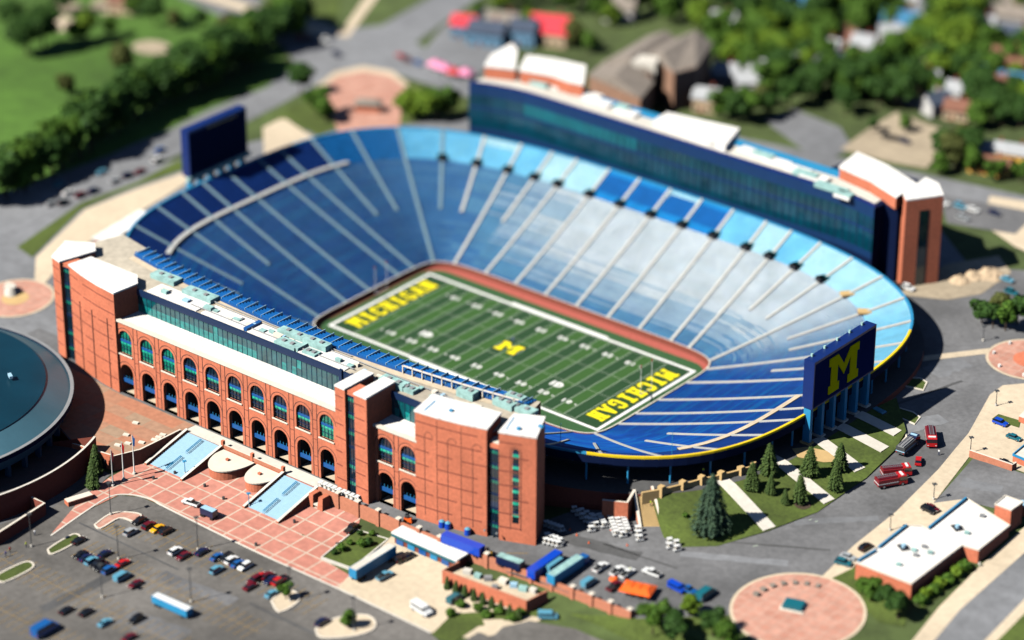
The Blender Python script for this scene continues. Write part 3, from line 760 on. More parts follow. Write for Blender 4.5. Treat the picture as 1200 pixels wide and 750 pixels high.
ct = tower('brick_tower', [(84.6, -107.3), (94.6, -103.2)], [(89, -92.5), (81.2, -96.6)], 44.2, parent=east)
F = Fr((84.6, -107.3), (94.6, -103.2)); uc = 4.9
mb = MB(); z0, z1 = BZ+6.2, 39
for k in range(6):
    h = (z1-z0)/6; mb.quad(F(uc-.95, z0+k*h, -.02), F(uc+.95, z0+k*h, -.02), F(uc+.95, z0+k*h+h*.55, -.02), F(uc-.95, z0+k*h+h*.55, -.02), 0)
    mb.quad(F(uc-.95, z0+k*h+h*.55, -.02), F(uc+.95, z0+k*h+h*.55, -.02), F(uc+.95, z0+k*h+h*.8, -.02), F(uc-.95, z0+k*h+h*.8, -.02), 1)
    mb.quad(F(uc-.95, z0+k*h+h*.8, -.02), F(uc+.95, z0+k*h+h*.8, -.02), F(uc+.95, z0+k*h+h, -.02), F(uc-.95, z0+k*h+h, -.02), 2)
mb.poly([F(uc+.95, z1, -.02)]+list(reversed(arch_pts(F, uc, .95, z1, 9, -.02)))[1:-1]+[F(uc-.95, z1, -.02)], 0)
mb.build('arched_window', ['glass_dark', 'glass_lit', 'mullion'], ct)
mb = MB(); o1, i1 = arch_pts(F, uc, 1.6, z1, 10, -.05), arch_pts(F, uc, 1.42, z1, 10, -.05); mb.ribbon(o1, i1)
for sg in (-1, 1): fbox(mb, F, uc+sg*1.5-.09, uc+sg*1.5+.09, BZ+4, z1, -.06, .02)
mb.build('arch_line', 'mortar_line', ct)
mb = MB(); fbox(mb, F, 1.4, 1.8, 44.7, 44.75, 1.5, 9); mb.box((88.2, -103, 44.7), (1.1, .9, .7)); mb.box((92, -98, 44.7), (1.6, .8, .5)); mb.build('roof_drain_line', 'steel_blue', ct)
for x, y in ((81.3, -108.9), (85, -108)):
    MB().tube((x, y, BZ+2.6), (x+.1, y-.7, BZ+3.0), .12).box((x+.1, y-.8, BZ+2.7), (.5, .4, .5)).build('wall_lamp', 'steel_grey', east)

# ================================================================== THE FAR BUILDING (glass front, brick ends)
west = empty('glass_stadium_building', (0, 100, 15), 'long dark blue glass fronted building with brick ends on the far side', 'building')
fx = [-88+j*7 for j in range(25)]
fy = lambda x: 89.6-(max(0, abs(x)-62)/25)**2*5
mb = MB()
fr = [(x, fy(x)) for x in fx]
for z0, z1, m in ((24, 26.5, 0), (26.5, 33.2, 1), (33.2, 34.4, 0), (34.4, 38.6, 1), (38.6, 42.4, 0)):
    for j, (a, b) in enumerate(zip(fr, fr[1:])):
        mm = m
        if m == 1 and z0 > 34 and 3 <= j <= 9: mm = 2
        mb.quad((*a, z0), (*b, z0), (*b, z1), (*a, z1), mm)
gw = mb.build('glass_wall', ['navy_blue' if 'navy_blue' in MT else 'board_edge', 'glass_west', 'glass_west_lit'], west)
mb = MB()
for x in [-86+j*3 for j in range(56)]: mb.box((x, fy(x)-.1, 26.5), (.2, .2, 12))
mb.build('mullion', 'mullion', gw)
mb = MB(); mb.prism([(x, fy(x)+.15) for x in fx]+[(80, 104), (-88, 104)], 14, 42.2, 0, 1); mb.build('building_core', ['navy', 'pale_concrete'], west)
mb = MB(); mb.prism([(x, fy(x)+.3) for x in fx]+[(x, fy(x)+1.6) for x in reversed(fx)], 42.2, 43.0); mb.build('roof_edge', 'board_edge', west)
MB().box((8, 102.2, 42.2), (116, 4.2, .5)).build('roof_strip', 'steel_blue', west)
MB().prism([at(765, 141, 44.5)[:2], at(782, 131, 44.5)[:2], at(867, 150, 44.5)[:2], at(850, 171, 44.5)[:2]], 42, 44.5).build('press_roof', 'roof_white', west)
for (a, b, c) in ((655, 100, 16), (685, 108, 14), (700, 118, 12), (735, 131, 9), (885, 178, 12), (912, 189, 9), (935, 198, 9), (955, 207, 10), (990, 228, 6)):
    p = at(a, b, 43); MB().box((p.x, p.y, 42.2), (c, 4.2, .6+a*.0004)).build('roof_panel', 'roof_white', west)
for (a, b, c) in ((625, 93, 14), (650, 94, 10), (895, 180, 8), (945, 202, 9), (975, 218, 12), (990, 226, 6), (730, 124, 5)):
    p = at(a, b, 43.6); MB().box((p.x, p.y, 42.2), (c, 3, 1.5)).build('rooftop_unit', 'equip', west)
def pxtower(name, pts, z, parent, z0=14):
    P = [tuple(at(*p, z)[:2]) for p in pts]; t = MB().prism(P, z0, z, 0).build(name, 'brick', parent)
    c = Vector((sum(p[0] for p in P)/len(P), sum(p[1] for p in P)/len(P)))
    MB().prism([tuple(c+(Vector(p)-c)*1.03) for p in P], z, z+.5).build('roof', 'roof_white', t); return t
pxtower('brick_tower', [(568, 78), (604, 82), (606, 60), (600, 52), (575, 66)], 46.5, west)
pxtower('brick_tower', [(609, 83), (648, 90), (667, 97), (683, 100), (686, 78), (650, 70), (618, 66)], 46.5, west)
pxtower('brick_tower', [(984, 197), (1020, 213), (1050, 232), (1073, 216), (1040, 195), (1005, 180)], 46, west, 41.9)
MB().prism([(76, 91), (85, 93.5), (86, 106), (78, 116), (52, 116), (50, 103)], 14, 42.0).build('end_block', 'navy', west)
P = [tuple(at(*p, 46)[:2]) for p in ((1058, 228), (1062, 236), (1106, 230), (1100, 216), (1085, 209))]
et = MB().prism(P, 12, 46, 0).build('brick_tower', 'brick', west); MB().prism(P, 46.0, 46.5).build('roof', 'roof_white', et)
F = Fr(P[1], P[2]); m = MB(); fbox(m, F, F.L*.38, F.L*.62, 15, 42, -.12, .02); m.build('slot_window', 'glass_dark', et)
MB().box((79.2, 96, 26.5), (2.4, 14, 15.8)).build('end_wall', 'navy', west)
# dark connector between glass front and brick tower
# ================================================================== SCOREBOARDS
sb = empty('scoreboard', (126.5, .5, 17), 'giant navy scoreboard back with a yellow block M beside the right end of the stadium', 'scoreboard')
X0, YA, YB, ZB, ZT = 126.6, -17.9, 14.4, 29.2, 44.6
MB().box((X0, (YA+YB)/2, ZB), (3.6, YB-YA, ZT-ZB)).build('cabinet', 'board_edge', sb)
MB().box((X0+1.84, (YA+YB)/2, ZB+.5), (.1, YB-YA-1.2, ZT-ZB-1.4)).build('back_panel', 'navy_board', sb)
mw, mh = 15.4, 11.6
flat_poly('emblem', [(X0+1.95, (YA+YB)/2-.9+(a-6)/12*mw, ZB+2.0+b/9*mh) for a, b in BLOCK_M], 'm_yellow', None, sb, (.25, 0, 0))
for k in range(6):
    y = YA+1.1+k*6.02
    c = MB().box((X0-.2, y, 16.5), (2.4, 1.3, ZB-16.5)).build('support_column', 'steel_blue', sb)
    MB().box((X0-.2, y, 15.4), (3.4, 2.4, 2.4)).build('footing', 'tan' if k == 0 else 'pale_concrete', c)
MB().box((X0-1.3, (YA+YB)/2, ZB-1.3), (.5, YB-YA-2, 1.2)).build('cross_beam', 'steel_blue', sb)
for k in range(5): MB().box((X0-1.2, YA+3+k*6.5, ZT), (.6, .6, .9)).build('roof_light', 'equip', sb)
a, b = at_y(240, 215, 0), None
s2 = empty('scoreboard', (-130, 0, 15), 'dark screen side of the scoreboard rising over the left end of the stadium', 'scoreboard')
pa, pb = at(222, 214, 27), at(306, 184, 27); xx = -130.5; ya, yb = pa.y+1, pb.y-2
MB().box((xx, (ya+yb)/2, 28.2), (3.6, yb-ya, 17)).build('cabinet', 'board_edge', s2)
MB().box((xx+1.84, (ya+yb)/2, 28.8), (.1, yb-ya-1, 15.2)).build('screen', 'navy', s2)
MB().box((xx+1.95, (ya+yb)/2+2, 43.4), (.1, yb-ya-14, .5)).build('ad_strip', 'tan', s2)
for k in range(6): MB().box((xx, ya+1.5+k*(yb-ya-3)/5, 13), (2, 1.3, 15.3)).build('support_column', 'steel_blue', s2)
MB().box((xx+1.6, (ya+yb)/2, 26.8), (1.2, yb-ya+2, 1.5)).build('catwalk', 'equip', s2)

# ================================================================== ROUND ARENA
AX, AY = -97.5, -170
ar = empty('round_arena', (AX, AY, 5), 'huge round arena with a dark blue disc roof at the left edge of the picture', 'arena')
def circ(r, z, n=120, a0=0, a1=360, x=AX, y=AY): return [(x+r*math.cos(rad(a0+(a1-a0)*k/n)), y+r*math.sin(rad(a0+(a1-a0)*k/n)), z) for k in range(n if a1-a0 == 360 else n+1)]
mb = MB(); mb.ribbon(circ(51.6, 18.6), circ(44.6, 22.2), 0, True); mb.build('outer_roof', 'arena_ring', ar)
mb = MB(); mb.ribbon(circ(44.6, 22.2), circ(44.6, 22.5), 0, True); mb.ribbon(circ(44.6, 22.5), circ(14, 24.5), 0, True); mb.poly(circ(14, 24.5)); mb.build('inner_roof', 'arena_roof', ar)
mb = MB(); mb.ribbon(circ(52.7, 17.6), circ(52.7, 19.1), 0, True); mb.ribbon(circ(52.7, 19.1), circ(51.6, 19.1), 1, True); mb.ribbon(circ(51.6, 19.1), circ(51.6, 18.6), 0, True); mb.build('roof_rim', ['navy', 'steel_grey'], ar)
mb = MB(); mb.ribbon(circ(50.2, 13.6), circ(52.5, 17.6), 0, True); mb.ribbon(circ(44, 13.4), circ(50.2, 13.6), 1, True); mb.build('fascia', ['arena_fascia', 'under'], ar)
mb = MB(); mb.ribbon(circ(44, 5), circ(44, 13.6), 0, True); mb.build('drum_wall', 'under', ar)
for k in range(44):
    t = 2*math.pi*k/44
    MB().box((AX+48.6*math.cos(t), AY+48.6*math.sin(t), 9), (1.6, 1.1, 4.7), t).build('pier', 'arena_fascia', ar)
wa0, wa1 = -70, 25
mb = MB(); mb.ribbon(circ(63.4, 4, 60, wa0, wa1), circ(63.4, 14.3, 60, wa0, wa1), 0); mb.ribbon(circ(62.7, 14.3, 60, wa0, wa1), circ(62.7, 9, 60, wa0, wa1), 0); mb.ribbon(circ(63.4, 14.3, 60, wa0, wa1), circ(62.7, 14.3, 60, wa0, wa1), 1)
mb.quad(*circ(63.4, 4, 1, wa1, wa1+1)[:1], circ(44, 4, 1, wa1, wa1+1)[0], circ(44, 9, 1, wa1, wa1+1)[0], circ(63.4, 14.3, 1, wa1, wa1+1)[0], 0)
mb.build('terrace_wall', ['brick_dark', 'pale_concrete'], ar)
mb = MB(); mb.ribbon(circ(62.8, 9.4, 60, wa0, wa1), circ(43, 9.4, 60, wa0, wa1)); mb.build('terrace_floor', 'asphalt_dark', ar)
for k, (r_, t, m) in enumerate(((57, -8, 'car_white'), (55, -12, 'paint_blue'), (56, 0, 'lot_yellow'))):
    pass
p = at(12, 440, 24.5); MB().box((p.x, p.y, 24.0), (2.4, 1.0, .8), -.5).build('roof_vent', 'stair_blue', ar)
for (px, py) in ((31, 519), (0, 0)):
    if px: p = at(px, py, 17); MB().box((p.x, p.y, 16.6), (.5, .5, .6)).build('lamp', 'lamp_clear', ar)
# ================================================================== GROUND
def Lz(x, y):                                   # the lawn bank that climbs to the concourse
    e = inside(Vector((x, y)), 129.5, 91.5, 3.2)**(1/3.2); d = max(0, (e-1)*118)
    h = H(x, y); k = sm(78, 96, x)*sm(-80, -66, y)
    return h+(17.05-h)*(1-min(1, d/19))*k+.15
def gl(px, py):
    z = 13.
    for _ in range(14):
        p = at(px, py, z); z = .4*z+.6*Lz(p.x, p.y)
    p = at(px, py, z); return Vector((p.x, p.y, Lz(p.x, p.y)))
bm = bmesh.new(); n = 0; gx = range(-460, 460, 10); V = {}
def gv(x, y):
    if (x, y) not in V: V[x, y] = bm.verts.new((x, y, H(x, y)))
    return V[x, y]
for x in gx:
    for y in range(-330, 520, 10):
        cs = [(x, y), (x+10, y), (x+10, y+10), (x, y+10)]
        if all(inside(Vector(c), OA*.955, OB*.955, ON) < 1 for c in cs): continue
        bm.faces.new([gv(*c) for c in cs])
for a, b, c, d in ((-4000, -4000, 4000, -330), (-4000, 520, 4000, 4000), (-4000, -330, -460, 520), (460, -330, 4000, 520)):
    bm.faces.new([bm.verts.new((p[0], p[1], H(p[0], p[1])-.0)) for p in ((a, b), (c, b), (c, d), (a, d))])
me = bpy.data.meshes.new('ground'); bm.to_mesh(me); bm.free(); me.materials.append(MT['rough_grass']); g_ = bpy.data.objects.new('ground', me); COL.objects.link(g_); g_['kind'] = 'structure'
def xy(*pts): return [tuple(gnd(*p))[:2] for p in pts]
drape('golf_grass', xy((-80, -60), (215, -40), (330, 50), (335, 92), (240, 130), (120, 195), (-40, 238)), 'golf', .08)
for (px, py, r_) in ((178, 56, 7), (80, 10, 6), (135, 8, 9), (65, 28, 8)):
    c = gnd(px, py); drape('sand_bunker', [(c.x+r_*1.2*math.cos(t*.5), c.y+r_*math.sin(t*.5)) for t in range(12)], 'gravel' if r_ != 8 else 'concrete', .14)
# asphalt round the stadium
drape('stadium_road', xy((612, 652), (740, 716), (790, 738), (850, 722), (960, 680), (1000, 643), (1050, 602), (1100, 552), (1137, 508), (1165, 462), (1225, 448), (1240, 320), (1130, 312), (1050, 325))+[(sp(rad(t), 121, 82, 3.2).x, sp(rad(t), 121, 82, 3.2).y) for t in (40, 25, 10, 0, -10, -25, -35, -45)]+xy((640, 610)), 'asphalt', .10)
drape('stadium_apron', [(-190, -60), (-150, -105), (-95, -125), (-90, -80), (-118, -40), (-118, 40), (-100, 75), (0, 96), (90, 90), (110, 110), (60, 150), (-60, 128), (-120, 110), (-150, 60)], 'asphalt_far', .06)
# streets
drape('street', xy((-60, 250), (0, 228), (67, 205), (133, 180), (200, 152), (247, 128), (310, 104), (348, 78), (330, 52), (200, -8), (250, -25), (400, 35), (447, 30), (520, -12), (575, -12), (487, 50), (560, 92), (640, 118), (560, 118), (455, 84), (420, 84), (375, 97), (330, 122), (247, 165), (160, 205), (100, 233), (0, 280), (-60, 300)), 'asphalt_far', .14)
drape('street', xy((455, 64), (470, 52), (560, 88), (760, 140), (1100, 208), (1260, 243), (1260, 262), (1090, 226), (740, 160), (540, 108)), 'asphalt_far', .18)
drape('street_pavement', xy((205, -10), (225, -14), (400, 38), (425, 2), (436, -8), (446, -8), (408, 44), (390, 42), (375, 44), (300, 18)), 'concrete', .22)
drape('street_pavement', xy((42, 302), (100, 246), (160, 222), (215, 203), (235, 204), (195, 230), (140, 262), (80, 300), (55, 330), (40, 340)), 'concrete', .20)
drape('grass_verge', xy((20, 290), (95, 238), (160, 214), (205, 190), (235, 180), (238, 192), (150, 222), (95, 246), (38, 302)), 'lawn', .19)
drape('gate_plaza', xy((308, 150), (332, 138), (372, 165), (340, 182), (310, 195)), 'concrete', .20)
drape('brick_gate_plaza', xy((376, 100), (395, 88), (425, 82), (455, 87), (474, 100), (468, 150), (398, 160)), 'plaza_fine', .26)
drape('plaza_border', xy((370, 102), (392, 85), (425, 78), (460, 84), (480, 100), (474, 102), (456, 89), (425, 84), (396, 90), (378, 103)), 'concrete', .30)
drape('grass_verge', xy((318, 140), (345, 122), (395, 118), (398, 150), (372, 160), (335, 140)), 'lawn', .24)
drape('grass_verge', xy((455, 110), (480, 98), (540, 112), (545, 140), (470, 146)), 'lawn', .24)
drape('grass_verge', xy((330, -10), (400, -10), (395, 30), (300, 5)), 'lawn', .24)
drape('parking_lot', xy((490, 68), (520, 30), (560, 10), (640, 20), (600, 60), (560, 88)), 'asphalt_far', .22)
drape('gravel_lot', xy((985, 175), (1020, 150), (1050, 132), (1120, 158), (1085, 198), (1040, 190)), 'gravel', .22)
drape('alley', xy((895, 142), (930, 128), (985, 150), (1000, 175), (960, 190)), 'asphalt_far', .20)
drape('backyard', xy((1020, 60), (1080, 80), (1130, 100), (1110, 140), (1050, 120), (1000, 100)), 'gravel', .16)
drape('gravel_lot', xy((1040, 345), (1065, 330), (1110, 310), (1170, 300), (1185, 320), (1150, 345), (1110, 352)), 'gravel', .22)
drape('street_pavement', xy((1160, 230), (1225, 240), (1225, 305), (1190, 290), (1150, 262)), 'concrete', .20)
drape('parking_lot', xy((1100, 228), (1215, 250), (1190, 275), (1110, 262)), 'asphalt', .21)
# right side: pavements, courts, circles
drape('pavement', xy((955, 684), (1000, 640), (1050, 600), (1100, 550), (1135, 508), (1160, 463), (1175, 452), (1230, 447), (1230, 565), (1186, 549), (1137, 534), (1094, 590), (1131, 585), (1087, 622), (1063, 617), (1003, 661), (985, 690)), 'concrete', .16)
drape('service_drive', xy((1094, 590), (1140, 538), (1186, 551), (1230, 565), (1230, 610), (1183, 600), (1131, 588)), 'asphalt', .12)
drape('crossing_path', xy((1080, 418), (1080, 424), (1166, 414), (1165, 408)), 'concrete', .20)
drape('side_street', xy((1075, 775), (1125, 715), (1230, 622), (1230, 672), (1150, 755), (1135, 775)), 'asphalt_far', .12)
drape('pavement', xy((1050, 775), (1100, 712), (1147, 665), (1230, 592), (1230, 622), (1125, 715), (1075, 775)), 'concrete', .15)
drape('pavement', xy((1135, 775), (1150, 755), (1230, 672), (1230, 690), (1165, 755), (1150, 775)), 'concrete', .15)
drape('street_lawn', xy((1150, 775), (1165, 755), (1230, 690), (1230, 775)), 'lawn', .15)
def disc(name, px, py, r_, m, off, border=None, spokes=0):
    c = gnd(px, py)
    if border: drape('plaza_border', [(c.x+(r_+.9)*math.cos(t*math.pi/24), c.y+(r_+.9)*math.sin(t*math.pi/24)) for t in range(48)], border, off-.04)
    drape(name, [(c.x+r_*math.cos(t*math.pi/24), c.y+r_*math.sin(t*math.pi/24)) for t in range(48)], m, off); return c
disc('brick_circle', 935, 716, 17.5, 'plaza_fine', .26, 'concrete')
disc('brick_circle', 1208, 422, 13, 'plaza_fine', .26, 'concrete')
disc('brick_circle_core', 1208, 422, 5.5, 'brick', .30)
disc('brick_circle', 18, 350, 12, 'plaza_fine', .26, 'concrete')
disc('brick_circle_core', 18, 350, 4.5, 'tan', .30)
# left: lot, plaza, yard
drape('parking_lot', [(-95, -235), (-38, -200), (-30, -170), (-36, -148)]+xy((100, 600), (140, 581), (165, 583), (200, 598), (300, 647), (400, 692), (505, 742), (560, 800), (-60, 800)), 'lot_asphalt', .10)
drape('brick_plaza', xy((60, 626), (95, 585), (128, 560), (165, 540), (200, 535), (400, 566), (424, 600), (419, 621), (378, 655), (412, 676), (395, 690), (300, 646), (200, 597), (165, 582), (140, 580), (100, 599)), 'plaza', .12)
kp = smoothpath(xy((60, 628), (100, 600), (128, 583), (150, 580), (175, 585), (200, 598), (300, 647), (400, 692), (505, 742)), 8)
mb = MB(); mb.wallpath(kp, .55, lambda x, y: H(x, y), lambda x, y: H(x, y)+.24); struct('kerb', mb, 'pale_concrete')
drape('service_yard', xy((395, 690), (412, 672), (468, 620), (545, 655), (535, 690), (650, 722), (560, 750), (505, 742)), 'concrete', .16)
drape('curved_drive', xy((530, 760), (560, 742), (620, 728), (700, 742), (760, 770), (700, 790), (540, 790)), 'lot_asphalt', .18)
drape('grass_bank', xy((505, 745), (530, 720), (640, 712), (700, 722), (740, 726), (850, 722), (880, 790), (765, 790), (750, 760), (700, 736), (620, 722), (560, 735), (530, 755)), 'lawn', .22)
drape('stadium_yard', [(96, -118), (140, -114.8), (150, -100), (120, -96), (100, -104)], 'asphalt', .13)
# terrace at the foot of the brick building
mb = MB()
ter = [(-112, -100), (-112, -128), (-62, -140), (-46, -146), (-32, -143.5), (-28.7, -136), (-28.4, -118.6), (30.3, -118.6), (73, -118.5), (97, -116.5), (104, -112), (96, -100), (60, -100), (0, -100), (-60, -100)]
mb.prism(ter, 4, 10, 0, 1); struct('terrace', mb, ['brick', 'asphalt'])
drape('upper_plaza', [(-100, -111), (-100, -127), (-62, -139.6), (-46, -145.6), (-32.4, -143.2), (-29.1, -136), (-28.8, -118.9), (-28, -114.2), (-60, -114.6)], 'plaza_up', 0.06, fn=lambda x, y: 10)
drape('terrace_paving', [(-28.2, -118.5), (-28, -114), (30.6, -114), (30.6, -118.5)], 'pale_concrete', .06, fn=lambda x, y: 10)
# east lawn and its ramps
drape('stadium_lawn', [tuple(gl(*p))[:2] for p in ((764, 584), (778, 630), (800, 641), (840, 640), (900, 622), (958, 600), (1015, 560), (1048, 528), (1062, 505))]+[(131, 24), (129.3, 10), (129.3, 0)]+[(sp(rad(t), 129.4, 91.4, 3.2).x, sp(rad(t), 129.4, 91.4, 3.2).y) for t in (-8, -14, -19, -23, -27, -31, -35)], 'lawn', 0, 4, fn=Lz)
for a, b, wd in (((845, 562), (902, 620), 4.2), ((905, 537), (972, 588), 4.2), ((962, 517), (1008, 551), 4.2), ((990, 502), (1037, 527), 4.2), ((1012, 488), (1052, 508), 4.2)):
    A, B = gl(*a), gl(*b); d = Vector((B.x-A.x, B.y-A.y)).normalized(); q = Vector((-d.y, d.x))*wd/2; A2, B2 = Vector(A[:2])-d*2, Vector(B[:2])
    nn = 8; L = [A2.lerp(B2, k/nn) for k in range(nn+1)]
    mb = MB(); T = lambda v, o: (v.x, v.y, Lz(L[0].x, L[0].y)+o)
    up = [(Vector((c.x-q.x, c.y-q.y, Lz(c.x, c.y)+.22)), Vector((c.x+q.x, c.y+q.y, Lz(c.x, c.y)+.22))) for c in L]
    mb.ribbon([u[0] for u in up], [u[1] for u in up], 0); dn = Vector((0, 0, .6))
    mb.ribbon([u[1] for u in up], [u[1]-dn for u in up], 0); mb.ribbon([u[0]-dn for u in up], [u[0] for u in up], 0)
    struct('concrete_ramp', mb, 'pale_concrete')
for pts in (((1030, 507), (1055, 520), (1062, 513), (1060, 505), (1040, 500)), ((1040, 484), (1072, 498), (1078, 490), (1070, 484), (1050, 478)), ((1055, 452), (1082, 458), (1086, 449), (1078, 444), (1062, 444))):
    P = xy(*pts); drape('kerb_island', [tuple(Vector(P[0]).lerp(Vector(p), 1) ) for p in P], 'lawn', .3)
    mb = MB(); mb.wallpath(P, .5, lambda x, y: H(x, y), lambda x, y: H(x, y)+.42, closed=True); struct('kerb', mb, 'cap')
drape('service_court', xy((62, 628), (0, 655), (-60, 668), (-60, 590), (60, 560), (105, 545), (130, 556), (96, 588)), 'asphalt', .08)
# worn strips, patches and tar seams of the roads
rs = random.Random(3)
for px, py, L_, W_, a_, m in ((700, 640, 26, 5, .2, 'asphalt_dark'), (860, 655, 30, 3, .5, 'asphalt_far'), (980, 610, 24, 3, .75, 'asphalt_far'), (1070, 500, 22, 6, 1.2, 'asphalt_far'), (1110, 430, 14, 9, 1.3, 'asphalt_far'), (1090, 460, 26, 1.2, 1.3, 'asphalt_dark'), (910, 640, 30, .9, .5, 'asphalt_dark'), (750, 652, 24, .8, .1, 'asphalt_dark'), (1150, 570, 12, 5, .3, 'asphalt_far'), (100, 690, 30, 4, 1.5, 'asphalt_dark'), (230, 690, 26, 5, .1, 'asphalt'), (330, 725, 24, 1, 0, 'asphalt_dark'), (150, 640, 40, .7, 0, 'asphalt_dark'), (300, 670, 40, .7, 0, 'asphalt_dark'), (180, 735, 20, 8, .1, 'asphalt')):
    c = gnd(px, py); ca, sa = math.cos(a_), math.sin(a_); n_ = 7
    up_ = [(-L_/2+L_*k/n_, W_/2*rs.uniform(.75, 1.15)) for k in range(n_+1)]; dn_ = [(-L_/2+L_*k/n_, -W_/2*rs.uniform(.75, 1.15)) for k in range(n_+1)]
    drape('asphalt_patch', [(c.x+x*ca-y*sa, c.y+x*sa+y*ca) for x, y in up_+dn_[::-1]], m, .125, 6)
# parking bays (painted lines)
def bays(rows, m='lot_yellow'):
    mb = MB()
    for x0, x1, yc, ln in rows:
        x = x0
        while x <= x1+.01:
            mb.quad((x-.09, yc-ln/2, H(x, yc)+.16), (x+.09, yc-ln/2, H(x, yc)+.16), (x+.09, yc+ln/2, H(x, yc)+.16), (x-.09, yc+ln/2, H(x, yc)+.16)); x += 2.75
        mb.quad((x0, yc-.08, H(x0, yc)+.165), (x1, yc-.08, H(x0, yc)+.165), (x1, yc+.08, H(x0, yc)+.165), (x0, yc+.08, H(x0, yc)+.165))
    struct('parking_bay_marking', mb, m)
bays([(-1.5, 65, -161.5, 10.5), (-6, 62, -180.5, 10.5), (-22, 60, -199, 10.5), (-20, 55, -217, 10.5)])
mb = MB()
for k in range(5): p = gnd(380/3+k*4.0, 500+365/3+k*1.6-4); mb.box((p.x, p.y, p.z+.12), (.35, 5, .05))
struct('no_parking_hatching', mb, 'lot_yellow')
def island(pts, m, lab_m='cap'):
    P = xy(*pts); P = smoothpath(P+[P[0]], 4)[:-1]; drape('kerb_island', P, m, .30); mb = MB(); mb.wallpath(P, .5, lambda x, y: H(x, y), lambda x, y: H(x, y)+.42, closed=True); struct('kerb', mb, lab_m)
island(((111, 616), (118, 620), (140, 608), (158, 612), (165, 604), (145, 601), (128, 604)), 'plaza_fine')
island(((56, 645), (62, 650), (90, 636), (94, 630), (86, 627), (66, 638)), 'lawn')
island(((-5, 678), (5, 683), (36, 668), (38, 661), (28, 660), (2, 672)), 'lawn')
island(((370, 738), (378, 748), (420, 745), (440, 735), (430, 722), (395, 725)), 'concrete')
island(((318, 705), (328, 718), (350, 705), (345, 694), (330, 695)), 'concrete')
# road paint
def arrow(px, py, dx, dy, ln=3.5):
    p = gnd(px, py); q = gnd(px+dx, py+dy); d = (Vector(q[:2])-Vector(p[:2])).normalized(); n = Vector((-d.y, d.x)); mb = MB(); P = Vector(p[:2]); z = p.z+.16
    a = [P-n*.12, P+n*.12, P+n*.12+d*ln, P-n*.12+d*ln]; mb.poly([(v.x, v.y, z) for v in reversed(a)]); b = [P+d*ln-n*.7, P+d*ln+n*.7, P+d*(ln+1.4)]; mb.poly([(v.x, v.y, z) for v in b]); struct('road_arrow_marking', mb, 'paint_thin')
arrow(882, 641, 10, -3); arrow(955, 612, 10, -4, 2); arrow(948, 610, 10, -4, 2)
p = gnd(606, 650); mb = MB().box((p.x, p.y, 10.02), (.25, 6, .05), -.9); struct('road_line_marking', mb, 'lot_yellow')
# brown mulch bed and retaining patch below the board
p = [tuple(gl(*q))[:2] for q in ((928, 526), (945, 524), (975, 530), (984, 541), (965, 542), (935, 536))]
drape('mulch_bed', p, 'tan', .1, 4, fn=Lz)
# ================================================================== STAIRS, WALLS, SMALL BUILDINGS OF THE NEAR SIDE
def staircase(name, x0, x1, ytop, ybot, ztop, zbot, n, m, label, sides=True, rail=True):
    s_ = empty(name, ((x0+x1)/2, ybot, zbot), label, 'staircase'); mb = MB()
    for k in range(n):
        y0, y1 = ybot+(ytop-ybot)*k/n, ybot+(ytop-ybot)*(k+1)/n; z = zbot+(ztop-zbot)*(k+1)/n; zp = zbot+(ztop-zbot)*k/n
        mb.quad((x0, y0, zp), (x1, y0, zp), (x1, y0, z), (x0, y0, z)); mb.quad((x0, y0, z), (x1, y0, z), (x1, y1, z), (x0, y1, z))
    mb.build('steps', m, s_)
    for x in (x0-.5, x1+.5):
        w_ = MB(); w_.wallpath([(x, ytop+.2), (x, ytop+(ybot-ytop)*.3), (x, ytop+(ybot-ytop)*.65), (x, ybot-.6)], .9, 4.5, lambda X, Y: max(zbot+.9, zbot+(ztop-zbot)*(Y-ybot)/(ytop-ybot)+1.0), 0, 1); w_.build('cheek_wall', ['brick', 'pale_concrete'], s_)
    if rail:
        for f0, f1 in ((.05, .42), (.55, .92)):
            mb = MB()
            for dx in (-.25, .25):
                for j in range(2):
                    f = f0+(f1-f0)*j; y = ybot+(ytop-ybot)*f; z = zbot+(ztop-zbot)*f; mb.tube(((x0+x1)/2+dx, y, z), ((x0+x1)/2+dx, y, z+1.0), .04, n=4)
                a, b = [((x0+x1)/2+dx, ybot+(ytop-ybot)*f, zbot+(ztop-zbot)*f+1.0) for f in (f0, f1)]; mb.tube(a, b, .13, n=5)
            mb.build('handrail', 'steel_blue', s_)
    return s_
staircase('plaza_staircase', -26.6, -12.8, -118.7, -135.5, 10, 6, 22, 'stair_blue', 'wide pale blue staircase between the flagpole terrace and a rounded brick pavilion')
staircase('plaza_staircase', 13.2, 25.6, -119, -135.2, 10, 6, 22, 'stair_blue', 'wide pale blue staircase nearest the small planted lawn')
def pavilion(x, r_, ry, label, a0, a1):
    s_ = empty('round_pavilion', (x, -119, 6), label, 'pavilion')
    pts = [(x+r_*math.cos(rad(a0+(a1-a0)*k/20)), -119+ry*math.sin(rad(a0+(a1-a0)*k/20))) for k in range(21)]
    MB().prism(pts, 5.5, 9.4).build('wall', 'brick', s_)
    c = Vector((x, -119)); MB().prism([tuple(c+(Vector(p)-c)*1.03) for p in pts], 9.4, 9.75).build('roof', 'cap', s_)
    MB().box((x-.5, -123, 9.75), (1.0, .8, .6)).build('roof_vent', 'brick', s_)
pavilion(-5.4, 6.4, 10.5, 'larger rounded brick pavilion with a cream roof at the foot of the arches', 180, 360)
pavilion(7.6, 5.2, 9.2, 'smaller rounded brick pavilion beside the staircase nearest the planted lawn', 180, 360)
tw = empty('terrace_parapet', (0, -118.7, 10), 'low orange brick parapet between the two pale blue staircases', 'wall')
mb = MB(); mb.wallpath([(-12, -118.6), (12.4, -118.6)], .5, 10, 11.2, 0, 1); mb.build('wall', ['brick_pale', 'cap'], tw)
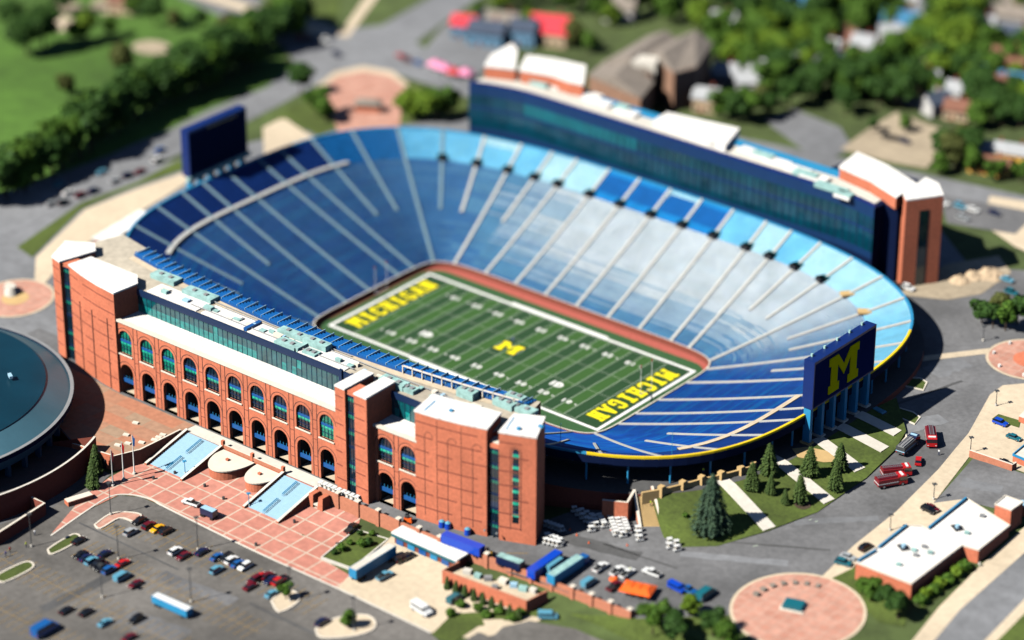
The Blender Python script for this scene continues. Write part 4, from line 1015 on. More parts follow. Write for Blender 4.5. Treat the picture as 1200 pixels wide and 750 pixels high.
for x in (-12, 0, 12.4): MB().box((x, -118.6, 10), (.9, .9, 2.4)).build('pillar', 'brick', tw)
# curved retaining wall with pillars
rw = empty('retaining_wall', (80, -118, 7), 'long red brick retaining wall with square pillars running below the big brick tower', 'wall')
path = [(27, -119.2), (50, -119.0), (73, -118.9), (97, -116.9), (118, -115.9), (137, -115.2)]
mb = MB(); mb.wallpath(path, .7, 4.5, 11.2, 0, 1); mb.build('wall', ['brick_pale', 'brick_pale'], rw)
L = [Vector(p) for p in path]
acc = 0; pil = []
for a, b in zip(L, L[1:]):
    n = max(1, round((b-a).length/7.6))
    for k in range(n): pil.append(a.lerp(b, k/n))
pil.append(L[-1])
for p in pil[1:]:
    q = MB().box((p.x, p.y-.15, 4.5), (1.2, 1.2, 7.6)).build('pillar', 'brick_pale', rw); MB().box((p.x, p.y-.15, 12.1), (1.4, 1.4, .3)).build('cap_stone', 'cap', q)
mb = MB(); mb.wallpath([(137, -115.2), (139.5, -111)], .7, 5, 11.2); mb.build('wall_return', 'brick_pale', rw)
for (px, py) in ((418, 614), (427, 620), (437, 628)):
    p = at_y(px, py, -119.6); MB().box((p.x, -119.45, p.z-1), (1.2, .15, 2)).build('window', 'glass_dark', rw)
for x in (27.5, 31.2): MB().box((x, -121.5, 5.5), (2.2, 4.2, 5.2), 0, 0, .72).build('buttress', 'brick', rw)
MB().box((29.4, -121.4, 7.6), (1.8, 3.6, .4)).build('ledge', 'cap', rw)
# upper plaza walls
up = empty('plaza_terrace_wall', (-36, -140, 6), 'dark brick terrace wall with square openings behind the flagpoles', 'wall')
mb = MB(); mb.wallpath([(-47, -146.4), (-32, -143.9), (-28.9, -136.2), (-28.4, -120)], .6, 5, 11.0, 0, 1); mb.build('wall', ['brick', 'cap'], up)
for x, y in ((-41.5, -145.8), (-36.5, -144.95)): MB().box((x, y-.1, 6.1), (3.6, .6, 2.9), .17).build('opening', 'deep', up)
for (px, py) in ((159, 496), (148, 510), (150, 520), (166, 519), (138, 522), (181, 516), (186, 513), (191, 510)):
    p = at(px, py, 10.1); MB().box((p.x, p.y, 10.06), (1.9, 1.1, .45), .3).build('plaza_bench', 'cap')
n = 0
for o in [o for o in bpy.data.objects if o.name.startswith('plaza_bench')]: tag(o, 'cream stone bench block on the upper brick plaza left of the arches', 'bench', 'stone benches on the upper plaza')
p = at(93, 578, 6.2); q = at(106, 580, 6.2)
lb = empty('brick_planter', tuple(at(92, 586, 6.1)), 'long low brick planter box with a cream top near the flagpoles', 'planter')
a, b = at(78, 592, 6.1), at(107, 583, 6.1); d = b-a
MB().box(((a.x+b.x)/2, (a.y+b.y)/2, 6), (d.length, 2.6, 1.5), math.atan2(d.y, d.x)).build('wall', 'brick', lb)
MB().box(((a.x+b.x)/2, (a.y+b.y)/2, 7.5), (d.length, 2.4, .15), math.atan2(d.y, d.x)).build('cap', 'cap', lb)
# ramp house below the arena
rh = empty('ramp_wall', tuple(at(45, 620, 6)), 'dark brick ramp wall with a pale coping below the round arena', 'wall')
a, b, c = at(-6, 627, 9.8), at(52, 590, 9.8), at(37, 583, 9.8)
mb = MB(); mb.wallpath([a[:2], b[:2], c[:2]], .7, 4, 10, 0, 1); mb.build('wall', ['brick_dark', 'cap'], rh)
# planted lawn
pl = empty('planted_lawn_bed', tuple(gnd(415, 645)), 'small raised green lawn bed with a pale kerb beside the white trailer', 'planting bed')
P = xy((377, 656), (417, 621), (455, 632), (413, 669)); mb = MB(); mb.prism(P, 5, 6.75); mb.build('soil', 'lawn', pl)
mb = MB(); mb.wallpath(P, .5, 5, 7.0, closed=True); mb.build('kerb', 'pale_concrete', pl)
# loading dock
a, b = at(455, 627, 10.6), at(534, 656, 10.6)
dk = empty('loading_dock', ((a.x+b.x)/2, -121, 6.5), 'low loading dock with a long white canopy roof against the retaining wall', 'loading dock')
x0, x1 = a.x, b.x
MB().box(((x0+x1)/2, -121.3, 5.5), (x1-x0, 3.8, 4.6)).build('wall', 'brick_dark', dk)
MB().box(((x0+x1)/2, -121.6, 10.1), (x1-x0+1, 5.0, .55)).build('canopy_roof', 'roof_white', dk)
MB().box(((x0+x1)/2, -124.0, 9.3), (x1-x0+.8, .3, .85)).build('canopy_edge', 'paint_teal', dk)
k = 0
x = x0+2
while x < x1-2:
    MB().box((x, -123.3, 6.4), (2.6, .2, 2.6)).build('dock_door', 'steel_blue' if k % 2 else 'paint_blue', dk); x += 4.2; k += 1
# brick enclosure
en = empty('brick_enclosure', tuple(gnd(570, 690)), 'red brick walled utility yard open to the sky below the retaining wall', 'enclosure')
P = [tuple(at(*p, 10.6)[:2]) for p in ((538, 658), (519, 668), (617, 704), (641, 692))]
mb = MB(); mb.wallpath(P, .6, 5, 10.6, 0, 1); mb.build('wall', ['brick', 'brick_pale'], en)
mb = MB(); mb.poly([(x, y, 8.65) for x, y in P]); mb.build('floor', 'concrete', en)
for (px, py, s_, m) in ((548, 672, 2.4, 'pale_concrete'), (560, 677, 2, 'equip'), (572, 680, 2.2, 'steel_grey'), (590, 683, 2.6, 'cap'), (602, 688, 2, 'stair_blue'), (613, 692, 2.4, 'equip'), (625, 694, 2, 'pale_concrete'), (580, 690, 1.6, 'steel_grey')):
    p = at(px, py, 8.6); MB().box((p.x, p.y, 8.6), (s_, s_*.7, 1.3), R.random()).build('utility_unit', m, en)
# concourse stair on the right with its brick wall
cs = empty('concourse_staircase', (110, -72, 10), 'tan staircase with white side walls climbing from the road to the stadium concourse', 'staircase')
A0, A1, B0, B1 = at(743, 577, 17.2), at(764, 573, 17.2), at(751, 625, 10.2), at(778, 626, 10.2)
mb = MB(); n = 26
for k in range(n):
    f0, f1 = k/n, (k+1)/n; l0, r0, l1, r1 = B0.lerp(A0, f0), B1.lerp(A1, f0), B0.lerp(A0, f1), B1.lerp(A1, f1); z = l1.z
    mb.quad((l0.x, l0.y, l0.z), (r0.x, r0.y, r0.z), (r0.x, r0.y, z), (l0.x, l0.y, z)); mb.quad((l0.x, l0.y, z), (r0.x, r0.y, z), (r1.x, r1.y, z), (l1.x, l1.y, z))
mb.build('steps', 'tan', cs)
for a, b in ((A0, B0), (A1, B1)):
    mb = MB(); mb.wallpath([a[:2], b[:2]], .8, 8, lambda X, Y: (18.2 if (Vector((X, Y))-a.xy).length < 1 else 11.2), 0, 1); mb.build('side_wall', ['brick_pale', 'cap'], cs)
a, b = at(706, 588, 17.2), at(743, 577, 17.2); a2 = at(735, 591, 17.2)
mb = MB(); mb.wallpath([a[:2], a2[:2], (A0.x, A0.y)], .8, 7, 17.9, 0, 1); mb.build('retaining_wall', ['brick', 'cap'], cs)
pw = empty('concourse_wall', (118, -48, 17), 'tan capped boundary wall with square pillars along the edge of the concourse above the lawn', 'wall')
pp = [tuple(at(*p, 18.9)[:2]) for p in ((752, 577), (775, 573), (800, 567), (822, 561), (845, 556), (868, 550), (882, 545))]
mb = MB(); mb.wallpath(pp, .7, 13, 18.9, 0, 1); mb.build('wall', ['tan', 'm_tan' if 'm_tan' in MT else 'tan'], pw)
for p in pp[1:]: MB().box((*p, 13), (1.6, 1.6, 6.9)).build('pillar', 'tan', pw)
# service building on the right
sv = empty('service_building', tuple(gnd(1095, 655)), 'low brick building with a bright white flat roof and roof vents at the lower right', 'building')
ZR = 17.0
P = [tuple(at(*p, ZR)[:2]) for p in ((1003, 660), (1068, 685), (1127.5, 640), (1146.7, 645.5), (1183, 617), (1133, 585), (1088, 621), (1080, 617.5), (1064, 617))]
MB().prism(P, 6, ZR, 0).build('wall', 'brick', sv); MB().prism(P, ZR, ZR+.12).build('roof', 'roof_white', sv)
c = Vector((sum(p[0] for p in P)/9, sum(p[1] for p in P)/9))
mb = MB(); mb.wallpath(P, .4, ZR, ZR+.5, closed=True); mb.build('parapet', 'cap', sv)
for a, b in (((1088, 621), (1132, 586)), ((1030, 643), (1062, 618)), ((1006, 659), (1026, 647))):
    mb = MB(); mb.wallpath([at(*a, ZR)[:2], at(*b, ZR)[:2]], .5, ZR, ZR+1.0); mb.build('raised_parapet', 'steel_blue', sv)
T4 = [tuple(at(*p, 20.5)[:2]) for p in ((1166, 592), (1185, 599), (1199, 589.5), (1178, 582))]
t = MB().prism(T4, 8, 20.5).build('stair_tower', 'brick', sv); MB().prism(T4, 20.5, 20.7).build('roof', 'roof_white', t)
mb = MB(); mb.wallpath(T4, .35, 20.6, 21.0, closed=True); mb.build('parapet', 'cap', t)
for px, py in ((1122, 619), (1059, 642)):
    p = at(px, py, ZR); u = MB().box((p.x, p.y, ZR+.12), (3.6, 2.6, .15), -.55).build('roof_vent', 'deep', sv); MB().tube((p.x, p.y, ZR+.2), (p.x, p.y, ZR+1.2), .7).build('fan', 'stair_blue', u)
for px, py, m in ((1133, 626, 'equip'), (1071, 646, 'equip'), (1090, 649, 'equip'), (1083, 642, 'steel_grey'), (1053, 663, 'equip'), (1151, 606, 'steel_grey'), (1073, 652, 'steel_grey')):
    p = at(px, py, ZR); MB().box((p.x, p.y, ZR+.1), (1.4, 1.0, .8), .4).build('roof_box', m, sv)
p = at(1148, 660, 14); MB().box((p.x, p.y, 13.4), (.6, .3, .8)).build('wall_lamp', 'pale_concrete', sv)
cw = empty('court_wall', tuple(gnd(1160, 545)), 'low orange brick wall round the cream courtyard at the right edge', 'wall')
P = [tuple(gnd(*p))[:2] for p in ((1136, 535), (1186, 552), (1190, 549))]; mb = MB(); mb.wallpath(P, .6, 8, lambda x, y: H(x, y)+2.2, 0, 1); mb.build('wall', ['brick_pale', 'cap'], cw)
cb = empty('brick_building', tuple(gnd(1210, 556)), 'brick building with a pale flat roof cut by the right edge above the court', 'building')
P = [tuple(at(*p, 17)[:2]) for p in ((1187, 534), (1215, 546), (1232, 534), (1204, 520))]; MB().prism(P, 8, 17).build('wall', 'brick', cb); MB().prism(P, 17, 17.2).build('roof', 'pale_concrete', cb); mb = MB(); mb.wallpath(P, .4, 17, 17.7, closed=True); mb.build('parapet', 'steel_blue', cb)
cb = empty('brick_building', tuple(gnd(1210, 510)), 'brick building at the right edge beside the grass strip with the blue car', 'building')
P = [tuple(at(*p, 17)[:2]) for p in ((1194, 488), (1222, 498), (1236, 484), (1208, 474))]; MB().prism(P, 9, 17).build('wall', 'brick', cb); MB().prism(P, 17, 17.2).build('roof', 'pale_concrete', cb)
gh = empty('gate_booth', tuple(gnd(1199, 603)), 'small teal roofed gate booth at the right edge by the service drive', 'booth')
p = gnd(1200, 603); MB().box((p.x, p.y, p.z), (2.4, 2.4, 3.2), .3).build('wall', 'brick', gh); MB().box((p.x, p.y, p.z+3.2), (3, 3, .5), .3).build('roof', 'stair_blue', gh)
drape('court_grass', xy((1162, 492), (1170, 486), (1196, 494), (1194, 502)), 'lawn', .3)

# ================================================================== VEHICLES
TEMPL = []
def wheels(root, L, Wd, r_, xs_):
    for x in xs_:
        for s_ in (-1, 1):
            w_ = MB().tube((x, s_*(Wd/2-.28), r_), (x, s_*Wd/2, r_), r_, n=12).build('wheel', 'tire', root)
            MB().tube((x, s_*(Wd/2-.02), r_), (x, s_*(Wd/2+.02), r_), r_*.55, n=10).build('hub', 'rim_metal', w_)
def profile(mb, prof, Wd, m=0, tumble=0, z0=.5, z1=2):
    n = len(prof); i = len(mb.v)
    for s_ in (-1, 1):
        for x, z in prof: mb.v.append((x, s_*(Wd/2-tumble*max(0, (z-z0)/(z1-z0))), z))
    for k in range(n): mb.f.append((i+k, i+(k+1) % n, i+n+(k+1) % n, i+n+k)); mb.m.append(m)
    mb.f.append(tuple(i+k for k in range(n))); mb.m.append(m); mb.f.append(tuple(i+n+k for k in reversed(range(n)))); mb.m.append(m)
def lights(root, L, Wd, z):
    for s_ in (-1, 1):
        MB().box((L/2-.03, s_*(Wd/2-.3), z), (.12, .36, .16)).build('headlight', 'lamp_clear', root)
        MB().box((-L/2+.03, s_*(Wd/2-.25), z+.08), (.12, .26, .2)).build('tail_light', 'lamp_red', root)
def finish(r_): reg(r_); TEMPL.append(r_); return r_
def make_car(kind):
    L, Wd = {'sedan': (4.7, 1.85), 'suv': (4.7, 1.95), 'pickup': (5.6, 2.0), 'van': (5.4, 2.05)}[kind]
    name = {'sedan': 'parked_car', 'suv': 'parked_car', 'pickup': 'pickup_truck', 'van': 'van'}[kind]
    r_ = empty(name, (0, 0, 0), 'x', {'sedan': 'car', 'suv': 'car', 'pickup': 'pickup truck', 'van': 'van'}[kind]); h = L/2
    mb = MB()
    if kind == 'sedan':
        profile(mb, [(-h, .35), (h, .35), (h, .72), (h-.25, .84), (h-1.25, .97), (-h+.75, 1.0), (-h+.08, .93), (-h, .7)], Wd, 0, .06, .4, 1)
        g = [(h-1.3, .95), (h-2.05, 1.40), (-h+1.35, 1.42), (-h+.72, .98)]; roof = (-.25, 1.75, 1.42)
    elif kind == 'suv':
        profile(mb, [(-h, .4), (h, .4), (h, .85), (h-.25, 1.0), (h-1.15, 1.12), (-h+.05, 1.15), (-h, .8)], Wd, 0, .05, .4, 1.1)
        g = [(h-1.15, 1.1), (h-1.85, 1.70), (-h+.45, 1.74), (-h+.1, 1.13)]; roof = (-.55, 2.3, 1.74)
    elif kind == 'pickup':
        profile(mb, [(-h, .5), (h, .5), (h, .95), (h-.2, 1.1), (h-1.4, 1.18), (-h, 1.15)], Wd, 0, .04, .5, 1.2)
        g = [(h-1.4, 1.15), (h-2.05, 1.82), (h-3.4, 1.84), (h-3.6, 1.16)]; roof = (.1, 1.4, 1.84)
    else:
        profile(mb, [(-h, .45), (h, .45), (h, 1.0), (h-.7, 1.25), (h-1.3, 1.95), (h-1.7, 2.15), (-h, 2.15)], Wd, 0, .1, .5, 2.2)
        g = [(h-.75, 1.3), (h-1.25, 1.9), (-h+.3, 1.9), (-h+.3, 1.35)]; roof = None
    b = mb.build('body', 'car_white', r_)
    mg = MB(); profile(mg, g, Wd-.14 if kind != 'van' else Wd+.01, 0, .2 if kind != 'van' else .1, g[0][1], g[1][1]); mg.build('windows', 'car_glass', r_)
    if roof: MB().box((roof[0], 0, roof[2]-.02), (roof[1], Wd-.5, .07)).build('roof', 'car_white', r_)
    if kind == 'pickup': MB().box((-h+1.05, 0, 1.1), (1.9, Wd-.35, .07)).build('bed_liner', 'tire', r_)
    wheels(r_, L, Wd, .34, (h-.9, -h+.95)); lights(r_, L, Wd, .7)
    return finish(r_)
CAR = {k: make_car(k) for k in ('sedan', 'suv', 'pickup', 'van')}
def yaw(px, py, dx, dy): a, b = gnd(px, py), gnd(px+dx, py+dy); return math.atan2(b.y-a.y, b.x-a.x)
def put(t, px, py, rz, label, group=None, swap=None, dz=.17, zfix=None, scale=None):
    p = gnd(px, py) if zfix is None else at(px, py, zfix)
    return dup(t, (p.x, p.y, p.z+dz), rz, label, group, scale, swap)
def col(c): return {'car_white': ('car_'+c)}
U = math.pi/2; gl_ = 'cars parked in the lot'
def z4(x, y): return (x/3.946, 560+y/3.946)
def z3(x, y): return (x/3, 500+y/3)
lot = [(z4(643, 208), 'sedan', 'black', 'black car parked beside the pinkish paved island of the lot'),
 (z4(605, 262), 'suv', 'silver', 'dark silver car just below the black car beside the pinkish island'),
 (z4(690, 232), 'suv', 'maroon', 'dark red car between the pinkish island and the yellow car'),
 (z4(728, 245), 'sedan', 'yellow', 'bright yellow car in the top row of the lot'),
 (z4(768, 256), 'suv', 'black', 'black car right beside the yellow car in the top row'),
 (z4(812, 350), 'suv', 'white', 'white car beside the maroon car under the lamp post'),
 (z4(848, 372), 'sedan', 'maroon', 'maroon car parked beside the white car near the lamp post'),
 (z4(934, 352), 'sedan', 'navy', 'navy car right beside the lamp post next to the plaza kerb'),
 (z4(365, 300), 'sedan', 'black', 'black car at the end of the grassy island nearest the arena'),
 (z4(372, 366), 'sedan', 'black', 'black car at the left end of the dense car row'),
 (z4(398, 380), 'sedan', 'navy', 'navy car second from the left in the dense car row'),
 (z4(425, 396), 'suv', 'cyan', 'light blue car third from the left in the dense car row'),
 (z4(452, 410), 'suv', 'black', 'black car in the middle of the dense car row beside a light blue car'),
 (z4(484, 362), 'sedan', 'navy', 'dark car parked alone behind the dense car row'),
 (z4(505, 437), 'suv', 'blue', 'blue car at the right end of the dense car row'),
 (z4(470, 424), 'sedan', 'black', 'black car next to the blue car ending the dense row'),
 (z4(568, 405), 'sedan', 'red', 'bright red car standing alone near a lamp post'),
 (z4(565, 470), 'van', 'cyan', 'large pale blue car below the bright red car'),
 (z4(627, 502), 'sedan', 'maroon', 'dark maroon car beside the large pale blue car'),
 (z4(400, 632), 'sedan', 'black', 'blurred black car in the front of the lot left of a cyan car'),
 (z4(487, 680), 'sedan', 'cyan', 'blurred cyan car low in the lot between two black cars'),
 (z4(630, 665), 'suv', 'black', 'blurred black car below the white bus'),
 (z4(600, 748), 'sedan', 'maroon', 'blurred maroon car at the bottom edge below the black cars'),
 (z3(764, 466), 'sedan', 'blue', 'blue car at the left end of the back row by the plaza'),
 (z3(796, 468), 'suv', 'black', 'black car second in the back row by the plaza'),
 (z3(815, 478), 'suv', 'white', 'white car in the back row between black and blue cars'),
 (z3(836, 490), 'sedan', 'blue', 'blue car in the back row between two white cars'),
 (z3(862, 500), 'suv', 'white', 'white car beside the row of dark red cars'),
 (z3(762, 512), 'suv', 'cyan', 'pale cyan car in front of the back row'),
 (z3(880, 570), 'sedan', 'maroon', 'dark maroon car left of the red car cluster'),
 (z3(895, 548), 'suv', 'maroon', 'maroon car nearest the white cars in the red car cluster'),
 (z3(915, 535), 'sedan', 'red', 'red car leading the cluster of red cars'),
 (z3(938, 532), 'sedan', 'maroon', 'dark red car second in the cluster of red cars'),
 (z3(952, 548), 'sedan', 'navy', 'navy car wedged between the red cars'),
 (z3(980, 552), 'suv', 'red', 'red car at the right end of the red car cluster'),
 (z3(956, 596), 'sedan', 'cyan', 'cyan car in front of the red car cluster'),
 (z3(990, 545), 'sedan', 'black', 'black car beside the tree island in the lot'),
 ((78, 718), 'sedan', 'black', 'blurred black car at lower left near the blue van'),
 ((378, 732), 'suv', 'navy', 'blurred navy car beside the kerbed island at the bottom'),
 ((420, 712), 'sedan', 'white', 'blurred white car by the bottom kerb island')]
for i, ((px, py), kd, c, lb) in enumerate(lot[:-1]):
    put(CAR[kd], px, py, U+(math.pi if i % 3 == 0 else 0), lb, gl_, col(c))
put(CAR['van'], 53, 742, U, 'big blurred blue van in the lower left corner', None, col('blue'), scale=1.5)
put(CAR['pickup'], 224, 592, yaw(224, 592, -12, -4), 'white pickup truck pulling a dark trailer across the brick plaza', None, col('white'))
# yard vehicles
put(CAR['suv'], 471, 658, U*.9, 'first of two black cars parked by the loading dock', 'black cars at the dock', col('black'))
put(CAR['suv'], 478, 655, U*.9, 'second of two black cars parked by the loading dock, nearer the dock doors', 'black cars at the dock', col('black'))
put(CAR['pickup'], 451, 678, yaw(451, 678, 10, -5), 'white and blue pickup parked on the cream yard by the trailer', None, col('cyan'))
put(CAR['van'], 494, 718, yaw(494, 718, 8, 5), 'blurred pale blue van at the front of the cream yard', None, col('white'), scale=1.25)
put(CAR['van'], 533, 705, U, 'blurred green vehicle beside the planted wall of the utility yard', None, col('teal'))
put(CAR['pickup'], 412, 622, yaw(412, 622, 6, -6), 'dark pickup parked by the planted lawn at the wall foot', None, col('black'))
put(CAR['van'], 642, 725, yaw(642, 725, 10, 0), 'blurred cyan van on the pavement below the red brick wall', None, col('cyan'))
# work trucks behind the retaining wall
for (px, py, kd, c, lb) in ((704, 668, 'pickup', 'white', 'white pickup nearest the blue trailer in the work yard'), (724, 672, 'pickup', 'white', 'white pickup second from the blue trailer in the work yard'), (735, 675, 'pickup', 'white', 'white pickup beside the orange canopies in the work yard'),
  (690, 686, 'van', 'cyan', 'pale cyan van nearest the brick wall pillars'), (720, 690, 'pickup', 'maroon', 'dark red pickup left of the orange canopies'), (764, 674, 'pickup', 'white', 'white utility truck alone on the road past the orange canopies')):
    put(CAR[kd], px, py, yaw(px, py, 10, -7) if px != 764 else yaw(px, py, -10, -4), lb, 'work trucks in the yard', col(c))
put(CAR['van'], 793, 692, yaw(793, 692, 10, 5), 'deep blue blurred van near the round brick plaza', None, col('royal'))
put(CAR['pickup'], 806, 694, yaw(793, 692, 10, 5), 'blue blurred truck in front of the deep blue van', None, col('blue'))
put(CAR['van'], 827, 700, U, 'blurred dark teal truck nearest the round brick plaza', None, col('teal'), scale=1.25)
# right side cars
for (px, py, kd, c, dx, dy, lb) in ((1172, 498, 'suv', 'royal', 8, 3, 'bright blue car beside the grass strip in the cream courtyard'), (1188, 515, 'sedan', 'teal', 8, 3, 'teal car alone in the cream courtyard'), (1178, 545, 'sedan', 'black', 8, 3, 'dark car behind the low orange court wall'),
  (1092, 598, 'sedan', 'maroon', 8, 4, 'maroon car beside the big black car near the white roof'), (1088, 600, 'suv', 'black', 8, 4, 'big black car beside the white roofed building'), (1014, 644, 'suv', 'black', 8, -5, 'black car on the pavement in front of the white roofed building'), (994, 655, 'sedan', 'silver', 8, 3, 'silver car at the corner of the white roofed building'), (988, 662, 'suv', 'teal', 8, 2, 'dark teal car nearest the round brick plaza'),
  (1032, 489, 'van', 'cyan', 10, 5, 'white and blue car parked in the shadow of the scoreboard')):
    put(CAR[kd], px, py, yaw(px, py, dx, dy), lb, 'cars on the right side', col(c))
put(CAR['pickup'], 62, 438, yaw(62, 438, 10, -2), 'dark blue pickup at the foot of the left brick tower', None, col('navy'))
# street cars at the far left
k = 0
for (px, py, c) in ((165, 203, 'maroon'), (150, 208, 'navy'), (135, 214, 'silver'), (185, 190, 'white'), (188, 178, 'blue'), (95, 231, 'maroon'), (80, 228, 'white'), (110, 226, 'navy'), (60, 241, 'silver'), (70, 219, 'cyan'), (120, 204, 'cyan'), (75, 240, 'black'), (352, 45, 'red'), (362, 48, 'maroon'), (374, 46, 'cyan'), (382, 50, 'white'), (470, 68, 'red'), (477, 72, 'maroon'), (490, 76, 'blue'), (395, 66, 'navy')):
    put(CAR['suv' if k % 2 else 'sedan'], px, py, yaw(px, py, 10, -5 if px < 300 else 5), '%s on the street %s' % ({'maroon': 'dark red blurred car', 'navy': 'navy blurred car', 'silver': 'grey blurred car', 'white': 'white blurred car', 'blue': 'blue blurred car', 'cyan': 'pale cyan blurred car', 'black': 'black blurred car', 'red': 'bright red blurred car'}[c], 'beside the golf course hedge' if px < 300 else ('left of the street crossing' if px < 390 else 'right of the street crossing')), 'cars on the far streets', col(c), dz=.25); k += 1
k = 0
for (px, py, c) in ((1052, 338, 'black'), (1064, 340, 'white'), (1105, 240, 'white'), (1125, 244, 'cyan'), (1140, 248, 'white'), (1128, 258, 'silver'), (1165, 252, 'navy'), (1040, 163, 'black'), (1050, 165, 'black'), (1060, 168, 'navy'), (1180, 330, 'cyan'), (1185, 345, 'teal')):
    put(CAR['suv' if k % 2 else 'sedan'], px, py, yaw(px, py, 8, 3), '%s %s' % ({'black': 'black blurred car', 'white': 'white blurred car', 'cyan': 'pale blue blurred car', 'silver': 'grey blurred car', 'navy': 'navy blurred car', 'teal': 'teal blurred car'}[c], 'on the sandy lot among the houses' if py < 200 else ('in the shaded lot behind the right brick tower' if py < 300 else 'on the gravel patch right of the stadium')), 'cars behind the far building', col(c), dz=.25); k += 1
# trailers and trucks
def trailer(name, pa, pb, zt, wd, ht, m, label, cat, top=None, cab=None, base=None, fallback=None):
    a, b = at(*pa, zt), at(*pb, zt); d = (b-a); d.z = 0; L = d.length; rz = math.atan2(d.y, d.x); c = (a+b)/2; zb = zt-ht
    g = H(c.x, c.y) if base is None else base
    t = empty(name, (c.x, c.y, g), label, cat)
    MB().box((c.x, c.y, zb), (L, wd, ht), rz).build('cargo_box', m, t)
    if top: MB().box((c.x, c.y, zt), (L-.3, wd-.3, .06), rz).build('box_roof', top, t)
    MB().box((c.x, c.y, zb-.25), (L*.9, wd*.6, .25), rz).build('chassis', 'tire', t)
    u = d.normalized(); nn = Vector((-u.y, u.x, 0))
    for f in (-.40, -.30, .36):
        for s_ in (-1, 1):
            p = c+u*L*f+nn*s_*(wd/2-.3); q = c+u*L*f+nn*s_*(wd/2); r_ = (zb-g)*.5+.02; MB().tube((p.x, p.y, g+r_), (q.x, q.y, g+r_), r_, n=10).build('wheel', 'tire', t)
    if cab:
        p = c+u*(L/2+1.6); cb_ = MB().box((p.x, p.y, g+.7), (2.4, wd*.95, 2.1), rz, 0, .9).build('cab', cab, t)
        q = c+u*(L/2+2.65); MB().box((q.x, q.y, g+1.7), (.5, wd*.8, .9), rz).build('windscreen', 'car_glass', cb_)
        for s_ in (-1, 1):
            e = p+nn*s_*(wd/2-.25); e2 = p+nn*s_*(wd/2); MB().tube((e.x, e.y, g+.5), (e2.x, e2.y, g+.5), .5, n=10).build('wheel', 'tire', t)
    return t
trailer('cargo_trailer', (520, 624), (565, 641), 13.4, 2.7, 2.6, 'paint_royal', 'bright blue cargo trailer parked behind the brick retaining wall', 'trailer', base=10)
trailer('cargo_trailer', (584, 649), (612, 659), 13.0, 2.6, 2.4, 'paint_navy', 'dark blue trailer with white patches further along the retaining wall', 'trailer', 'equip', base=10)
trailer('cargo_trailer', (622, 668), (655, 645), 13.4, 2.7, 2.7, 'paint_royal', 'deep blue trailer leftmost of three parked side by side', 'trailer', base=10)
trailer('cargo_trailer', (640, 663), (656, 652), 13.0, 2.5, 2.4, 'paint_cyan', 'short pale blue trailer between two longer ones', 'trailer', base=10)
trailer('semi_truck', (645, 674), (680, 651), 13.6, 2.7, 2.8, 'steel_blue', 'steel blue semi truck with a bright blue cab beside the pale blue trailer', 'truck', 'equip', 'paint_blue', base=10)
trailer('cargo_trailer', (413, 667), (460, 638), 10.6, 2.7, 2.9, 'steel_blue', 'long white roofed trailer parked beside the small planted lawn', 'trailer', 'pale_concrete')
trailer('transit_bus', (181, 696), (222, 714), 9.0, 2.5, 2.1, 'steel_blue', 'long white roofed bus standing across the middle of the lot', 'bus', 'car_white')
trailer('horse_trailer', (237, 593), (252, 599), 8.9, 2.3, 1.9, 'paint_navy', 'dark trailer with a blue grey top hitched behind the white pickup', 'trailer', 'stair_blue')
def fire_engine():
    r_ = empty('fire_engine', (0, 0, 0), 'x', 'fire engine')
    MB().box((-1.3, 0, .7), (6.0, 2.5, 1.9)).build('body', 'fire_maroon', r_)
    c = MB(); profile(c, [(1.75, .6), (4.4, .6), (4.4, 1.7), (4.1, 2.9), (1.75, 2.9)], 2.5, 0, .1, .7, 3); c.build('cab', 'paint_red', r_)
    g = MB(); profile(g, [(2.1, 1.75), (4.44, 1.75), (4.2, 2.65), (2.1, 2.65)], 2.53, 0, .1, 1.7, 3); g.build('cab_windows', 'car_glass', r_)
    MB().box((-1.3, 0, 2.6), (5.6, 1.7, .3)).build('hose_bed', 'paint_maroon', r_)
    ld_ = MB()
    for s_ in (-.45, .45): ld_.box((-1.2, s_+.1, 2.95), (6, .14, .16))
    for k in range(10): ld_.box((-3.9+k*.6, .1, 2.98), (.1, .9, .08))
    ld_.build('ladder', 'rim_metal', r_)
    MB().box((3.1, 0, 2.9), (.6, 1.8, .22)).build('light_bar', 'car_white', r_)
    MB().box((-1.3, 0, 1.35), (6.04, 2.54, .22)).build('stripe', 'car_white', r_)
    wheels(r_, 9, 2.5, .55, (3.0, -2.6)); lights(r_, 8.8, 2.5, .9)
    return finish(r_)
FE = fire_engine()
def put2(t, a, b, label, group=None, swap=None, scale=None):
    A, B = gnd(*a), gnd(*b); c = (A+B)/2
    return dup(t, (c.x, c.y, H(c.x, c.y)+.17), math.atan2(B.y-A.y, B.x-A.x), label, group, scale, swap)
gf = 'fire engines by the lawn'
put2(FE, (1029, 572), (1058, 566), 'dark red fire engine with a maroon hose bed nearest the lawn edge', gf, None, (1.05, 1.25, 1.1))
put2(FE, (1033, 560), (1066, 556), 'red fire engine with a white cab roof behind the nearest one', gf, None, (1.0, 1.2, 1.1))
put2(FE, (1089, 508), (1092, 528), 'red fire engine facing the camera at the head of the group', gf, None, (1.0, 1.2, 1.1))
put2(FE, (1050, 540), (1077, 515), 'long dark tanker truck angled between the red engines', gf, {'paint_red': 'paint_navy', 'fire_maroon': 'steel_dark', 'paint_maroon': 'steel_grey', 'car_white': 'stair_blue'}, 1.15)
put(CAR['suv'], 1076, 543, yaw(1076, 543, 1, -8), 'small red car between the fire engines', None, col('red'))
